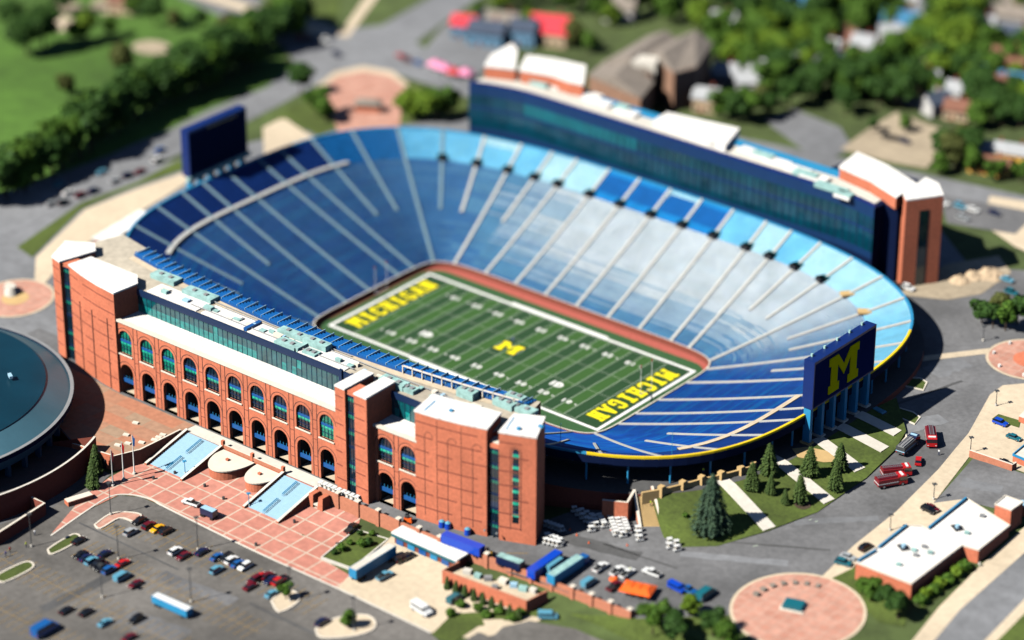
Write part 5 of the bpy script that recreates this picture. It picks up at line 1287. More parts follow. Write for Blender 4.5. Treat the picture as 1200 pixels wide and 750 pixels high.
# golf carts
def golf_cart():
    r_ = empty('golf_cart', (0, 0, 0), 'x', 'golf cart')
    b = MB(); profile(b, [(-1.2, .3), (1.15, .3), (1.2, .7), (.75, .95), (.5, .5), (.1, .5), (.05, .75), (-.5, .78), (-.6, .6), (-1.2, .65)], 1.2); b.build('body', 'car_white', r_)
    MB().box((-.2, 0, 1.8), (1.7, 1.25, .1)).build('canopy', 'car_white', r_)
    MB().box((-.3, 0, .78), (.55, 1.1, .14)).box((-.6, 0, .85), (.12, 1.1, .5)).build('seat', 'cap', r_)
    f = MB()
    for x in (-.95, .6):
        for s_ in (-.55, .55): f.tube((x, s_, .6), (x*.98, s_, 1.82), .035, n=5)
    [f.tube((-.95, s_, .62), (.6, s_, .62), .03, n=5) for s_ in (-.55, .55)]; f.tube((-.95, -.55, .62), (-.95, .55, .62), .03, n=5); f.build('canopy_frame', 'steel_grey', r_); wheels(r_, 2.4, 1.2, .23, (.8, -.8))
    return finish(r_)
GC = golf_cart()
def zc(x, y): return (640+x/4.168, 560+y/4.168)
def row(a, b, n, dirn, label, group):
    A, B = zc(*a), zc(*b)
    for k in range(n):
        f = k/max(1, n-1); px, py = A[0]+(B[0]-A[0])*f, A[1]+(B[1]-A[1])*f; put(GC, px, py, yaw(px, py, 40, -7)+.05*math.sin(k*2.1), label, group, scale=(.92, .92, 1))
for a, b, lb in (((306, 195), (345, 285), 'white golf cart in the left file of the triple rank beside the tan staircase'), ((338, 190), (376, 292), 'white golf cart in the middle file of the triple rank beside the tan staircase'), ((370, 190), (400, 275), 'white golf cart in the right file, next to the tan staircase')):
    row(a, b, 7, (5, 2), lb, 'golf carts beside the tan staircase: '+lb.split('in the ')[1].split(' ')[0])
row((216, 225), (222, 265), 3, (5, 2), 'white golf cart in the short file at the shadow edge', 'golf carts at the shadow edge')
row((236, 212), (245, 245), 3, (5, 2), 'white golf cart in the second short file at the shadow edge', 'golf carts second file')
row((262, 205), (285, 245), 4, (5, 2), 'white golf cart in the third short file at the shadow edge', 'golf carts third file')
row((450, 265), (458, 310), 3, (2, -5), 'white golf cart parked right at the foot of the tan staircase', 'golf carts at the stair foot')
row((605, 325), (606, 348), 2, (5, 2), 'white golf cart of the left pair on the road below the lawn', 'golf carts on the road left pair')
row((638, 335), (640, 360), 2, (5, 2), 'white golf cart of the right pair on the road below the lawn', 'golf carts on the road right pair')
row((8, 300), (70, 325), 4, (2, -5), 'white golf cart in the front file at the corner of the brick tower', 'golf carts tower front file')
row((2, 325), (62, 340), 4, (2, -5), 'white golf cart in the second file at the corner of the brick tower', 'golf carts tower second file')
row((5, 240), (75, 265), 5, (2, -5), 'golf cart in the deep shade behind the brick tower corner', 'golf carts in the tower shade')
row((140, 170), (200, 220), 4, (5, 2), 'golf cart in deep shade under the stands', 'golf carts under the stands')
row((175, 180), (225, 205), 3, (5, 2), 'golf cart at the rim of the shade under the stands', 'golf carts rim of the shade')
for k in range(9):
    px, py = 377+k*5.2+R.uniform(-.5, .5), 571+k*2.1; put(GC, px, py, U, 'golf cart lined up on the terrace above the small planted lawn', 'golf carts on the terrace', dz=.05, zfix=10)
# orange canopies
oc = []
for k in range(3):
    p = at(738+k*9.5, 690+k*2, 11.5); t = empty('canopy_tent', (p.x, p.y, 9.8), ['orange canopy tent nearest the dark red pickup', 'middle orange canopy tent of the three', 'orange canopy tent nearest the road'][k], 'tent', 'orange canopy tents')
    rz = .3; MB().box((p.x, p.y, 12.2), (4.4, 6.6, 1.0), rz, 0, .35).build('canopy', 'paint_orange', t)
    for sx in (-1, 1):
        for sy in (-1, 1): MB().tube((p.x+sx*1.8, p.y+sy*2.8, 9.8), (p.x+sx*1.8, p.y+sy*2.8, 12.3), .08, n=5).build('leg', 'steel_grey', t)
# barrels and a yellow machine behind the wall
for (px, py, m, lb) in ((518, 617, 'paint_royal', 'left of two blue barrels against the brick tower'), (525, 619, 'paint_royal', 'right of two blue barrels against the brick tower'), (548, 626, 'paint_royal', 'lone blue barrel between the brick tower panels')):
    p = at(px, py, 10.1); t = empty('blue_barrel', (p.x, p.y, 10), lb, 'barrel'); MB().tube((p.x, p.y, 10), (p.x, p.y, 11.9), 1.0, .9, 12).build('drum', m, t); MB().tube((p.x, p.y, 11.9), (p.x, p.y, 12.3), .9, .35, 12).build('lid', 'paint_cyan', t)
for (px, py, m, lb) in ((478, 612, 'paint_orange', 'orange crate on the drive above the loading dock'), (572, 652, 'car_yellow', 'yellow skid machine beside the bright blue trailer')):
    p = at(px, py, 10.1); t = empty('skid_machine', (p.x, p.y, 10), lb, 'machine'); MB().box((p.x, p.y, 10.4), (2.6, 1.7, 1.2), .5, 0, .8).build('body', m, t); MB().box((p.x-.3, p.y, 11.6), (1.2, 1.2, 1.0), .5, 0, .85).build('cab', 'car_glass', t)
    for sx in (-.8, .8):
        for sy in (-.8, .8): MB().tube((p.x+sx, p.y+sy-.15, 10.4), (p.x+sx, p.y+sy+.15, 10.4), .4, n=10).build('wheel', 'tire', t)
p = at(719, 680, 10); t = MB().tube((p.x, p.y, 9.9), (p.x, p.y, 10.9), 1.6, 1.0, 14).build('sand_heap', 'paint_orange'); tag(t, 'small round orange heap between the white pickups', 'heap')
# flagpoles, lamps
def flagpole(px, pbase, ptop, c, lb):
    p = at(px, pbase, 6.2); h = 1
    while True:
        q = Vector((p.x, p.y, 6.2+h)); d = q-CAM; y = 375-FOC*d.dot(UPV)/d.dot(FWD)
        if y < ptop: break
        h += .2
    t = empty('flagpole', tuple(p), lb, 'flagpole', 'flagpoles at the plaza')
    MB().tube(p, p+Vector((0, 0, h)), .22, .1, 10).build('pole', 'roof_white', t); MB().tube(p, p+Vector((0, 0, .5)), .6, .5, 10).build('base', 'pale_concrete', t)
    f = MB(); f.ribbon([(p.x+.1+.2*j, p.y+.15*math.sin(j*1.3), 6.2+h-.3-.1*j) for j in range(6)], [(p.x+.1+.13*j, p.y+.15*math.sin(j*1.3+.5), 6.2+h-3.6) for j in range(6)]); f.build('flag', c, t)
flagpole(132.5, 569, 527, 'paint_maroon', 'left flagpole of three, nearest the round arena')
flagpole(145, 562, 518, 'paint_red', 'middle flagpole of three before the brick terrace wall')
flagpole(157.5, 555, 510, 'paint_blue', 'right flagpole of three, nearest the pale blue stairs')
def lamp_post(h, arm=True):
    r_ = empty('street_lamp', (0, 0, 0), 'x', 'street lamp')
    MB().tube((0, 0, 0), (0, 0, h), .16, .1, 8).build('pole', 'steel_dark', r_); MB().tube((0, 0, 0), (0, 0, .7), .4, .35, 8).build('base', 'pale_concrete', r_)
    MB().box((0, 0, h), (1.5, .5, .25)).box((0, 0, h-.1), (.5, 1.5, .3)).build('lamp_head', 'steel_dark', r_)
    return finish(r_)
LP, LS = lamp_post(10.5), lamp_post(5)
for (px, py, lb) in ((130, 604, 'tall lamp post standing on the pinkish paved island of the lot'), (232, 645, 'tall lamp post beside the navy car and the plaza kerb'), (139, 656, 'tall lamp post beside the bright red car'), (120, 701, 'blurred lamp post in the middle left of the lot'), (224, 706, 'blurred lamp post beside the white bus'), (37, 641, 'blurred lamp post near the arena side island'), (340, 705, 'blurred lamp post on the island by the red cars'), (415, 740, 'blurred lamp post on the bottom kerb island')):
    put(LP, px, py, .5, lb, 'lamp posts in the lot')
for (px, py, lb) in ((1137, 531, 'short lamp post at the corner of the court wall'), (1094, 586, 'short lamp post at the corner of the service drive'), (1043, 622, 'short lamp post by the low shrub on the pavement'), (1167, 476, 'short lamp post beside the grass strip of the court'), (1152, 400, 'short lamp post by the right brick circle')):
    put(LS, px, py, .2, lb, 'lamp posts on the right pavement')
for (px, py, lb) in ((292, 594, 'blue plaza lamp at the foot of the stairs nearest the planted lawn'), (217, 556, 'blue plaza lamp at the foot of the stairs nearest the flagpoles')):
    put(LS, px, py, .2, lb, 'plaza lamps', {'steel_dark': 'steel_blue'}, scale=.85)
for i, (px, py) in enumerate(((205, 556), (262, 586), (310, 575), (345, 613), (180, 562), (395, 640), (240, 571), (300, 640))):
    p = gnd(px, py); t = MB().tube((p.x, p.y, p.z), (p.x, p.y, p.z+1.1), .38, .42, 10).build('litter_bin', 'steel_dark'); tag(t, 'dark litter bin standing on the brick plaza', 'bin', 'litter bins on the plaza')
for i, (px, py) in enumerate(((668, 622), (676, 628), (690, 637), (735, 640), (755, 632), (783, 636), (716, 622))):
    p = gnd(px, py); t = MB().box((p.x, p.y, p.z+.15), (.5, .5, .08)).tube((p.x, p.y, p.z+.2), (p.x, p.y, p.z+.95), .2, .04, 8).build('traffic_cone', 'paint_orange'); tag(t, 'orange traffic cone on the road near the golf carts', 'cone', 'traffic cones by the golf carts')
# monument on the round plaza
p = gnd(930, 712); t = empty('plaza_monument', tuple(p), 'square teal monument block in the middle of the round brick plaza', 'monument'); MB().box((p.x, p.y, p.z), (5.4, 4.2, 1.5), .3).build('block', 'paint_teal', t); MB().box((p.x, p.y, p.z), (6.6, 5.4, .5), .3).build('plinth', 'cap', t)
for k in range(7):
    a = rad(100+k*14); p = gnd(935, 716); MB().box((p.x+13*math.cos(a), p.y+13*math.sin(a), p.z+.2), (1.6, 1.2, 1.0), a).build('stone_block', 'roof_grey')
for o in list(bpy.data.objects):
    if o.name.startswith('stone_block'): tag(o, 'dark stone block in the arc on the round brick plaza', 'stone block', 'stone blocks on the round plaza')
for k in range(8):
    a = rad(k*45+20); p = gnd(1208, 422); MB().tube((p.x+11.6*math.cos(a), p.y+11.6*math.sin(a), p.z), (p.x+11.6*math.cos(a), p.y+11.6*math.sin(a), p.z+1.1), .45, n=8).build('bollard', 'roof_white')
for o in list(bpy.data.objects):
    if o.name.startswith('bollard'): tag(o, 'white bollard on the rim of the brick circle at the right edge', 'bollard', 'bollards of the right brick circle')
p = gnd(14, 345); t = empty('statue_base', tuple(p), 'pale round monument in the brick circle above the arena', 'monument'); MB().tube(p, p+Vector((0, 0, 3)), 2.6, 1.6, 12).build('drum', 'pale_concrete', t); MB().box((p.x-2, p.y+1, p.z), (3, 3, 2.6), .4).build('block', 'cap', t)
# people
def person_template(shirt, trousers):
    bm = bmesh.new(); sk_ = bm.verts.layers.skin.verify(); J = [(0, 0, .95), (0, 0, 1.2), (0, 0, 1.45), (0, .0, 1.56), (.02, 0, 1.68), (.02, 0, 1.78), (0, .1, .9), (.03, .12, .5), (-.02, .12, .08), (.14, .12, .03), (0, -.1, .9), (-.06, -.12, .5), (-.12, -.12, .08), (.04, -.12, .03), (0, .2, 1.42), (.03, .26, 1.12), (.14, .25, .88), (0, -.2, 1.42), (-.03, -.26, 1.12), (.1, -.25, .88)]
    E_ = [(0, 1), (1, 2), (2, 3), (3, 4), (4, 5), (0, 6), (6, 7), (7, 8), (8, 9), (0, 10), (10, 11), (11, 12), (12, 13), (2, 14), (14, 15), (15, 16), (2, 17), (17, 18), (18, 19)]
    rr = [.15, .15, .17, .06, .11, .09, .1, .075, .05, .045, .1, .075, .05, .045, .07, .05, .04, .07, .05, .04]
    vs = [bm.verts.new(j) for j in J]
    for a, b in E_: bm.edges.new((vs[a], vs[b]))
    for v, q in zip(vs, rr): v[sk_].radius = (q, q)
    vs[0][sk_].use_root = True
    me = bpy.data.meshes.new('person'); bm.to_mesh(me); bm.free(); o = bpy.data.objects.new('person', me); COL.objects.link(o)
    o.modifiers.new('s', 'SKIN'); sd = o.modifiers.new('d', 'SUBSURF'); sd.levels = sd.render_levels = 1
    bpy.context.view_layer.update(); m2 = bpy.data.meshes.new_from_object(o.evaluated_get(bpy.context.evaluated_depsgraph_get())); bpy.data.objects.remove(o)
    m2.materials.clear()
    for m in (trousers, shirt, 'paint_skin', 'paint_brown'): m2.materials.append(MT[m])
    for p in m2.polygons: z = p.center.z; y = abs(p.center.y); p.material_index = 0 if z < 1.0 and y < .2 else (2 if (z > 1.53 and z < 1.74) or (y > .21 and z < 1.05) else (3 if z >= 1.74 else 1)); p.use_smooth = True
    o = bpy.data.objects.new('person', m2); COL.objects.link(o); TEMPL.append(o); OFF[o.name] = (0, 0, 0); KIDS[o.name] = []; o['category'] = 'person'; return o
PT = {c: person_template(c, t) for c, t in (('paint_hivis', 'paint_jeans'), ('car_white', 'paint_jeans'), ('paint_red', 'paint_black'), ('paint_royal', 'paint_jeans'))}
def stand(px, py, z, c, label):
    p = at(px, py, z) if z is not None else gnd(px, py); dup(PT[c], (p.x, p.y, p.z+(0 if z is not None else .14)), R.uniform(0, 6), label, None, 1.15)
q = B0.lerp(A0, .62); q2 = B1.lerp(A1, .62); q = q.lerp(q2, .7); dup(PT['paint_hivis'], (q.x, q.y, q.z+.15), 1, 'person in a yellow vest walking on the tan staircase', None, 1.15)
stand(824, 555, 18.4, 'paint_hivis', 'person in a yellow vest at the tan boundary wall pillar')
stand(31, 642, None, 'paint_hivis', 'person in a yellow vest in the shade below the arena ramp')
stand(41, 628, None, 'car_white', 'person in a white top at the edge of the arena shade')
stand(12, 648, None, 'paint_red', 'person in a red top in the shade left of the yellow vest')
stand(7, 653, None, 'paint_royal', 'person in a blue top in the shade at the left edge')
stand(256, 548, None, 'paint_red', 'person in a red top near the blue stairs railing')
stand(1100, 534, None, 'car_white', 'person in a white top standing behind the fire engines')
stand(738, 672, None, 'paint_hivis', 'person in a yellow vest between the white work trucks')
p = gnd(602, 402); dup(PT['paint_royal'], (at(601, 402, .12).x, at(601, 402, .12).y, .12), 1, 'person in a blue top standing on the midfield emblem', None, 1.3)
# ================================================================== TREES
def crown(name_m, lumps, n, size, seed, droop=0):
    r_ = random.Random(seed); mb = MB()
    tot = sum(l[3]**2 for l in lumps)
    for cx, cy, cz, rr, sq in lumps:
        for _ in range(int(n*rr*rr/tot)):
            while True:
                d = Vector((r_.gauss(0, 1), r_.gauss(0, 1), r_.gauss(0, 1)))
                if d.length > .1: break
            d.normalize(); rad_ = rr*(.55+.5*r_.random()**.6); c = Vector((cx+d.x*rad_, cy+d.y*rad_, cz+d.z*rad_*sq))
            nrm = (d+Vector((r_.gauss(0, .5), r_.gauss(0, .5), r_.gauss(0, .5)+.3))).normalized(); u = nrm.orthogonal().normalized(); a = r_.random()*6.28
            v = nrm.cross(u); u, v = u*math.cos(a)+v*math.sin(a), v*math.cos(a)-u*math.sin(a); s_ = size*r_.uniform(.6, 1.3)
            mb.quad(c-u*s_-v*s_*.6, c+u*s_*.8-v*s_*.5, c+u*s_+v*s_*.6, c-u*s_*.7+v*s_*.6)
    return mb
def broadleaf(m, seed, h=11, n=1500, spread=1., trunk_h=.25):
    r_ = random.Random(seed); t = empty('broadleaf_tree', (0, 0, 0), 'x', 'tree')
    mb = MB().tube((0, 0, -.3), (0, 0, h*.45), .35, .2, 7)
    lumps = []
    for k in range(8):
        a = k*2.4+r_.random(); d = r_.uniform(.10, .31)*h*spread; z = h*r_.uniform(.38, .84); lumps.append((math.cos(a)*d, math.sin(a)*d, z, h*r_.uniform(.10, .24)*spread, r_.uniform(.6, .95)))
        mb.tube((0, 0, h*.35), (math.cos(a)*d*.8, math.sin(a)*d*.8, z), .15, .06, 5)
    lumps.append((0, 0, h*.72, h*.27*spread, .9)); mb.build('trunk', 'bark', t)
    crown(m, lumps, n, .55*h/11, seed).build('crown', m, t); return finish(t)
def conifer(m, seed, h=14, r0=3.4, n=2200):
    r_ = random.Random(seed); t = empty('conifer_tree', (0, 0, 0), 'x', 'tree'); MB().tube((0, 0, -.3), (0, 0, h*.95), .3, .04, 7).build('trunk', 'bark', t); mb = MB()
    wob = [r_.uniform(.62, 1.2) for _ in range(40)]
    for _ in range(n):
        f = 1-(r_.random()**.62); z = .35+f*(h-.4); a = r_.random()*6.283; lay = .78+.22*(((z*1.35+.35*math.sin(a*3+seed)) % 1))
        rr = r0*(1-f)**.8*(.55+.45*min(1, f*7+.35))*wob[int(a*6.2) % 40]*lay*(.45+.6*r_.random()**.5)+.12
        c = Vector((math.cos(a)*rr, math.sin(a)*rr, z)); o = Vector((math.cos(a), math.sin(a), -.45)).normalized(); s_ = Vector((-math.sin(a), math.cos(a), r_.uniform(-.4, .4))); q = r_.uniform(.25, .5)
        mb.quad(c-s_*q*.6-o*q*.6, c+s_*q*.6-o*q*.6, c+s_*q*.35+o*q*1.1, c-s_*q*.35+o*q*1.1)
    mb.build('crown', m, t); return finish(t)
def shrub(m, seed, h=2., n=260):
    r_ = random.Random(seed); t = empty('shrub', (0, 0, 0), 'x', 'shrub'); mb = MB()
    for k in range(4): a = k*1.57; mb.tube((0, 0, -.1), (math.cos(a)*h*.25, math.sin(a)*h*.25, h*.6), .06, .02, 5)
    mb.build('stem', 'bark', t); crown(m, [(math.cos(k*2.1)*h*.2, math.sin(k*2.1)*h*.2, h*r_.uniform(.4, .6), h*.34, 1) for k in range(5)], n, .16*h, seed).build('crown', m, t); return finish(t)
BL = {k: [broadleaf('leaf_'+k, 10*i+j) for j in range(3)] for i, k in enumerate(('dark', 'mid', 'bright', 'olive'))}
CO = [conifer('leaf_spruce', 1, 17, 5.2, 4200), conifer('leaf_pine', 2, 9, 2.6, 1800), conifer('leaf_pine', 3, 9, 2.3, 1700)]
SH = [shrub('leaf_bright', 5), shrub('leaf_mid', 6), shrub('leaf_dark', 7)]
def tree(px, py, kind, h, label, group=None, pos=None, j=None):
    t = BL[kind][(j if j is not None else R.randrange(3))]; p = gnd(px, py) if pos is None else pos
    s_ = h/11; return dup(t, (p[0], p[1], p[2]), R.random()*6.28, label, group, (s_*R.uniform(.92, 1.1), s_*R.uniform(.92, 1.1), s_))
# lawn conifers
def ctree(k, px, py, s_, label): p = gl(px, py); dup(CO[k], (p.x, p.y, p.z-.1), R.random()*6, label, 'conifers on the stadium lawn', s_)
ctree(0, 833, 624, 1.12, 'tallest blue green spruce standing alone on the lawn by the tan staircase')
ctree(1, 881, 573, .98, 'small dense conifer between the two left ramps, nearer the concourse wall')
ctree(1, 901, 554, 1.1, 'taller conifer beside the top of the second ramp')
ctree(2, 903, 578, .7, 'thin pale conifer just below the taller ramp side conifer')
ctree(2, 937, 588, 1.02, 'conifer with a brown mulch ring near the lower end of the second ramp')
ctree(1, 949, 556, 1.05, 'dark conifer above the second ramp near the scoreboard footing')
ctree(2, 984, 550, 1.0, 'slim dark conifer beside the third ramp')
ctree(2, 979, 573, 1.05, 'pale conifer at the lawn edge below the third ramp')
ctree(2, 920, 590, .55, 'smallest conifer casting a dark patch in the middle of the lawn')
p = gl(803, 606); dup(SH[1], tuple(p), 0, 'tiny round shrub alone on the left part of the lawn', None, .8)
p = gl(940, 590); drape('mulch_ring', [(p.x+2.6*math.cos(t*.4), p.y+2.6*math.sin(t*.4)) for t in range(15)], 'bark', .06, 4, fn=Lz)
# arena trees
for px, py, h, k in ((110, 572, 10, 'mid'), (113, 556, 10.5, 'mid')):
    p = gnd(px, py); dup(CO[1], tuple(p), h, 'upper narrow green tree of the pair by the arena wall' if py < 560 else 'lower narrow green tree of the pair by the arena wall', 'trees by the arena', (.85, .85, 1.15))
# hedgerow of the golf course
for k in range(34):
    f = k/33; px = -15+f*362; py = 262-f*196+ (6*math.sin(f*9)) - (22 if f > .85 else 12)*1.0+R.uniform(-4, 3)-8
    tree(px, py, 'dark' if k % 4 else 'mid', R.uniform(16, 22), 'tall dark tree in the hedgerow between the golf grass and the street', 'hedgerow trees along the golf course')
for k in range(18):
    f = k/17; px = 60+f*280; py = 206-f*165+R.uniform(-4, 4)-8
    tree(px, py, 'mid' if k % 3 else 'dark', R.uniform(13, 18), 'lighter tree in the back line of the golf course hedgerow', 'back line of the hedgerow')
for (px, py, k, h, lb) in ((32, 66, 'dark', 17, 'tall dark tree group leader at the upper left edge'), (52, 60, 'dark', 19, 'tallest dark tree right of the upper left edge'), (14, 40, 'dark', 14, 'dark tree in the top left corner'), (100, 52, 'bright', 14, 'yellow green tree on the upper golf grass'), (80, 112, 'olive', 9, 'small dull purple brown tree alone on the golf grass'), (143, 90, 'olive', 14, 'grey green round tree casting a long shadow on the golf grass'), (208, 82, 'olive', 9, 'small dark tree between the sand bunker and the hedgerow'), (181, 30, 'dark', 12, 'dark tree near the pale house at the top'), (235, 38, 'dark', 10, 'dark tree by the upper left street'), (265, 60, 'olive', 15, 'large olive tree at the top end of the hedgerow'), (130, 45, 'mid', 9, 'green tree behind the yellow green one'), (205, 35, 'olive', 9, 'pale olive tree beside the upper left street'), (75, 18, 'dark', 13, 'dark tree at the top edge left of the sand'), (160, 18, 'mid', 12, 'green tree at the top edge above the sand')):
    tree(px, py, k, h, lb, 'scattered golf course trees')
# trees round the gate plaza
for (px, py, k, h, lb) in ((353, 112, 'dark', 13, 'slim dark tree left of the brick gate plaza'), (372, 138, 'mid', 11, 'green tree at the left side of the brick gate plaza'), (382, 144, 'mid', 9, 'smaller green tree touching the left side of the gate plaza'), (480, 140, 'bright', 12, 'yellow green tree nearest the right side of the gate plaza'), (497, 143, 'bright', 13, 'bright tree in the middle of the right group by the gate'), (512, 142, 'mid', 13, 'green tree behind the bright ones right of the gate'), (528, 138, 'dark', 11, 'dark tree at the right end of the gate group'), (470, 132, 'bright', 8, 'low bright tree at the edge of the gate plaza')):
    tree(px, py, k, h, lb, 'trees by the gate plaza')
# neighbourhood trees
nb = [(590, 14, 'bright', 11), (610, 8, 'mid', 12), (640, 6, 'dark', 13), (665, 16, 'mid', 13), (685, 10, 'dark', 15), (700, 22, 'mid', 14), (672, 56, 'olive', 11), (690, 62, 'mid', 9), (715, 30, 'bright', 10), (745, 20, 'dark', 13), (765, 14, 'mid', 14), (780, 28, 'mid', 13), (800, 18, 'dark', 14), (815, 40, 'bright', 13), (822, 30, 'bright', 12), (845, 52, 'mid', 13),
 (860, 14, 'mid', 14), (875, 30, 'dark', 15), (890, 55, 'mid', 14), (862, 78, 'bright', 14), (878, 88, 'mid', 14), (895, 85, 'mid', 12), (905, 20, 'dark', 14), (925, 40, 'dark', 14), (918, 70, 'mid', 12), (845, 140, 'mid', 12), (862, 146, 'dark', 13), (880, 142, 'mid', 12), (900, 112, 'mid', 14), (912, 100, 'dark', 14), (925, 128, 'dark', 13), (940, 48, 'mid', 13), (955, 30, 'dark', 13),
 (1005, 40, 'mid', 15), (1012, 30, 'mid', 16), (1000, 28, 'dark', 14), (985, 108, 'dark', 15), (1000, 118, 'dark', 16), (1020, 105, 'dark', 16), (1035, 96, 'mid', 16), (1045, 118, 'mid', 14), (1055, 128, 'dark', 15), (1030, 128, 'dark', 14), (1048, 80, 'mid', 15), (1010, 95, 'mid', 13), (1065, 105, 'dark', 13), (975, 95, 'mid', 12), (960, 110, 'dark', 13), (948, 118, 'dark', 12), (990, 135, 'dark', 12),
 (1095, 60, 'bright', 16), (1105, 40, 'bright', 17), (1115, 75, 'bright', 18), (1130, 60, 'bright', 16), (1140, 30, 'bright', 15), (1125, 20, 'mid', 16), (1098, 20, 'mid', 15), (1150, 12, 'bright', 13), (1088, 85, 'olive', 12), (1075, 60, 'mid', 12), (1140, 120, 'dark', 15), (1150, 135, 'dark', 16), (1165, 145, 'dark', 15), (1178, 140, 'mid', 14), (1145, 150, 'mid', 12), (1195, 150, 'dark', 14), (1105, 192, 'dark', 13), (1118, 196, 'olive', 13), (1135, 192, 'dark', 14), (1140, 205, 'mid', 10), (1100, 205, 'mid', 9), (1128, 180, 'olive', 12), (1165, 212, 'mid', 8), (1195, 215, 'mid', 8), (1023, 155, 'dark', 6), (900, 138, 'dark', 10), (890, 125, 'olive', 9), (1195, 70, 'dark', 12), (830, 70, 'dark', 10), (1170, 60, 'dark', 10), (1080, 12, 'dark', 12), (985, 10, 'dark', 12), (930, 8, 'dark', 13), (885, 6, 'mid', 13), (835, 6, 'dark', 13), (620, 30, 'bright', 8), (560, 20, 'mid', 7), (1060, 155, 'mid', 7), (960, 70, 'mid', 11)]
zn = lambda px, py: 'above the red roofed house' if px < 690 else ('near the grey roofed school' if px < 840 else ('on the slope left of the tree filled yards' if px < 960 else ('in the wooded block behind the sandy lot' if px < 1075 else 'in the streets of the upper right corner')))
cn = dict(dark='dark green', mid='green', bright='bright yellow green', olive='olive')
for (px, py, k, h) in nb: tree(px, py, k, h, '%s leafy tree %s' % (cn[k], zn(px, py)), '%s trees %s' % (cn[k], zn(px, py)))
rn = random.Random(5)
for k in range(190):
    px, py = rn.uniform(835, 1215), rn.uniform(-12, 150)
    if 985 < px < 1115 and 125 < py: continue
    if py > 70+(px-835)*.35 and px < 985: continue
    kd = rn.choice(('dark', 'mid', 'mid', 'bright')); tree(px, py, kd, rn.uniform(8, 14), '%s leafy tree %s' % (cn[kd], zn(px, py)), '%s trees %s' % (cn[kd], zn(px, py)))
# near right and bottom
for (px, py, k, h, lb) in ((1150, 378, 'dark', 8, 'dark bush group left end beside the right brick circle'), (1163, 385, 'dark', 9, 'dark tree in the clump above the right brick circle'), (1178, 388, 'mid', 9, 'green tree in the clump above the right brick circle'), (1192, 380, 'dark', 10, 'dark tree at the right edge above the brick circle'), (1170, 368, 'olive', 8, 'olive tree behind the clump above the brick circle')): tree(px, py, k, h, lb, 'clump above the right brick circle')
for i, (px, py) in enumerate(((1078, 708), (1084, 702), (1093, 697), (1101, 690), (1111, 684), (1121, 676), (1130, 668))): 
    p = gnd(px, py); dup(SH[0 if i % 2 else 1], tuple(p), i, 'round yellow green shrub in the row along the shaded side of the white roofed building', 'shrubs behind the white roofed building', 1.7)
drape('shrub_bed', xy((1070, 700), (1128, 655), (1140, 668), (1080, 716)), 'lawn', .2)
drape('shrub_bed', xy((975, 678), (1000, 666), (1066, 700), (1060, 735), (1030, 730)), 'lawn', .2)
for (px, py, k, h, lb) in ((1022, 702, 'mid', 7, 'green bush nearest the corner of the white roofed building'), (1038, 714, 'dark', 8, 'dark bush in the bed below the white roofed building'), (1052, 726, 'dark', 9, 'darkest bush at the low end of the bed'), (1010, 694, 'mid', 5, 'small bush at the top of the bed')): tree(px, py, k, h, lb, 'bushes below the white roofed building')
for (px, py, k, h, lb) in ((765, 742, 'mid', 9, 'blurred green tree at the bottom edge past the brick wall'), (790, 752, 'dark', 9, 'blurred dark tree at the bottom edge'), (808, 722, 'bright', 7, 'blurred bright green tree below the orange canopies'), (835, 745, 'dark', 8, 'blurred dark tree nearest the round plaza'), (778, 726, 'mid', 6, 'blurred small tree right below the wall corner'), (850, 760, 'mid', 9, 'blurred green tree below the round plaza')): tree(px, py, k, h, lb, 'trees at the bottom edge')
for k in range(9):
    px, py = 524+k*10.5, 690+k*4.6; p = gnd(px, py); dup(CO[2], (p.x, p.y, p.z), k, 'narrow evergreen in the row against the brick utility yard', 'evergreens along the utility yard', .45)
for i, (px, py) in enumerate(((400, 648), (422, 628), (436, 628), (432, 640), (410, 640), (392, 652), (424, 642))):
    p = gnd(px, py); dup(SH[2 if i % 2 else 1], (p.x, p.y, 6.8), i, 'small shrub on the raised lawn bed', 'shrubs on the raised lawn bed', .85 if i % 3 else 1.25)
for (px, py, h, lb) in ((335, 703, 5, 'young tree on the kerbed island beside the red cars'), (410, 736, 6, 'young tree on the kerbed island at the bottom')): tree(px, py, 'mid', h, lb)
for i, (px, py) in enumerate(((540, 712), (560, 716), (585, 720), (610, 722), (570, 724), (528, 722), (600, 728))): p = gnd(px, py); dup(SH[1], tuple(p), i, 'low shrub on the grass bank below the utility yard', 'shrubs on the grass bank', 1.3)
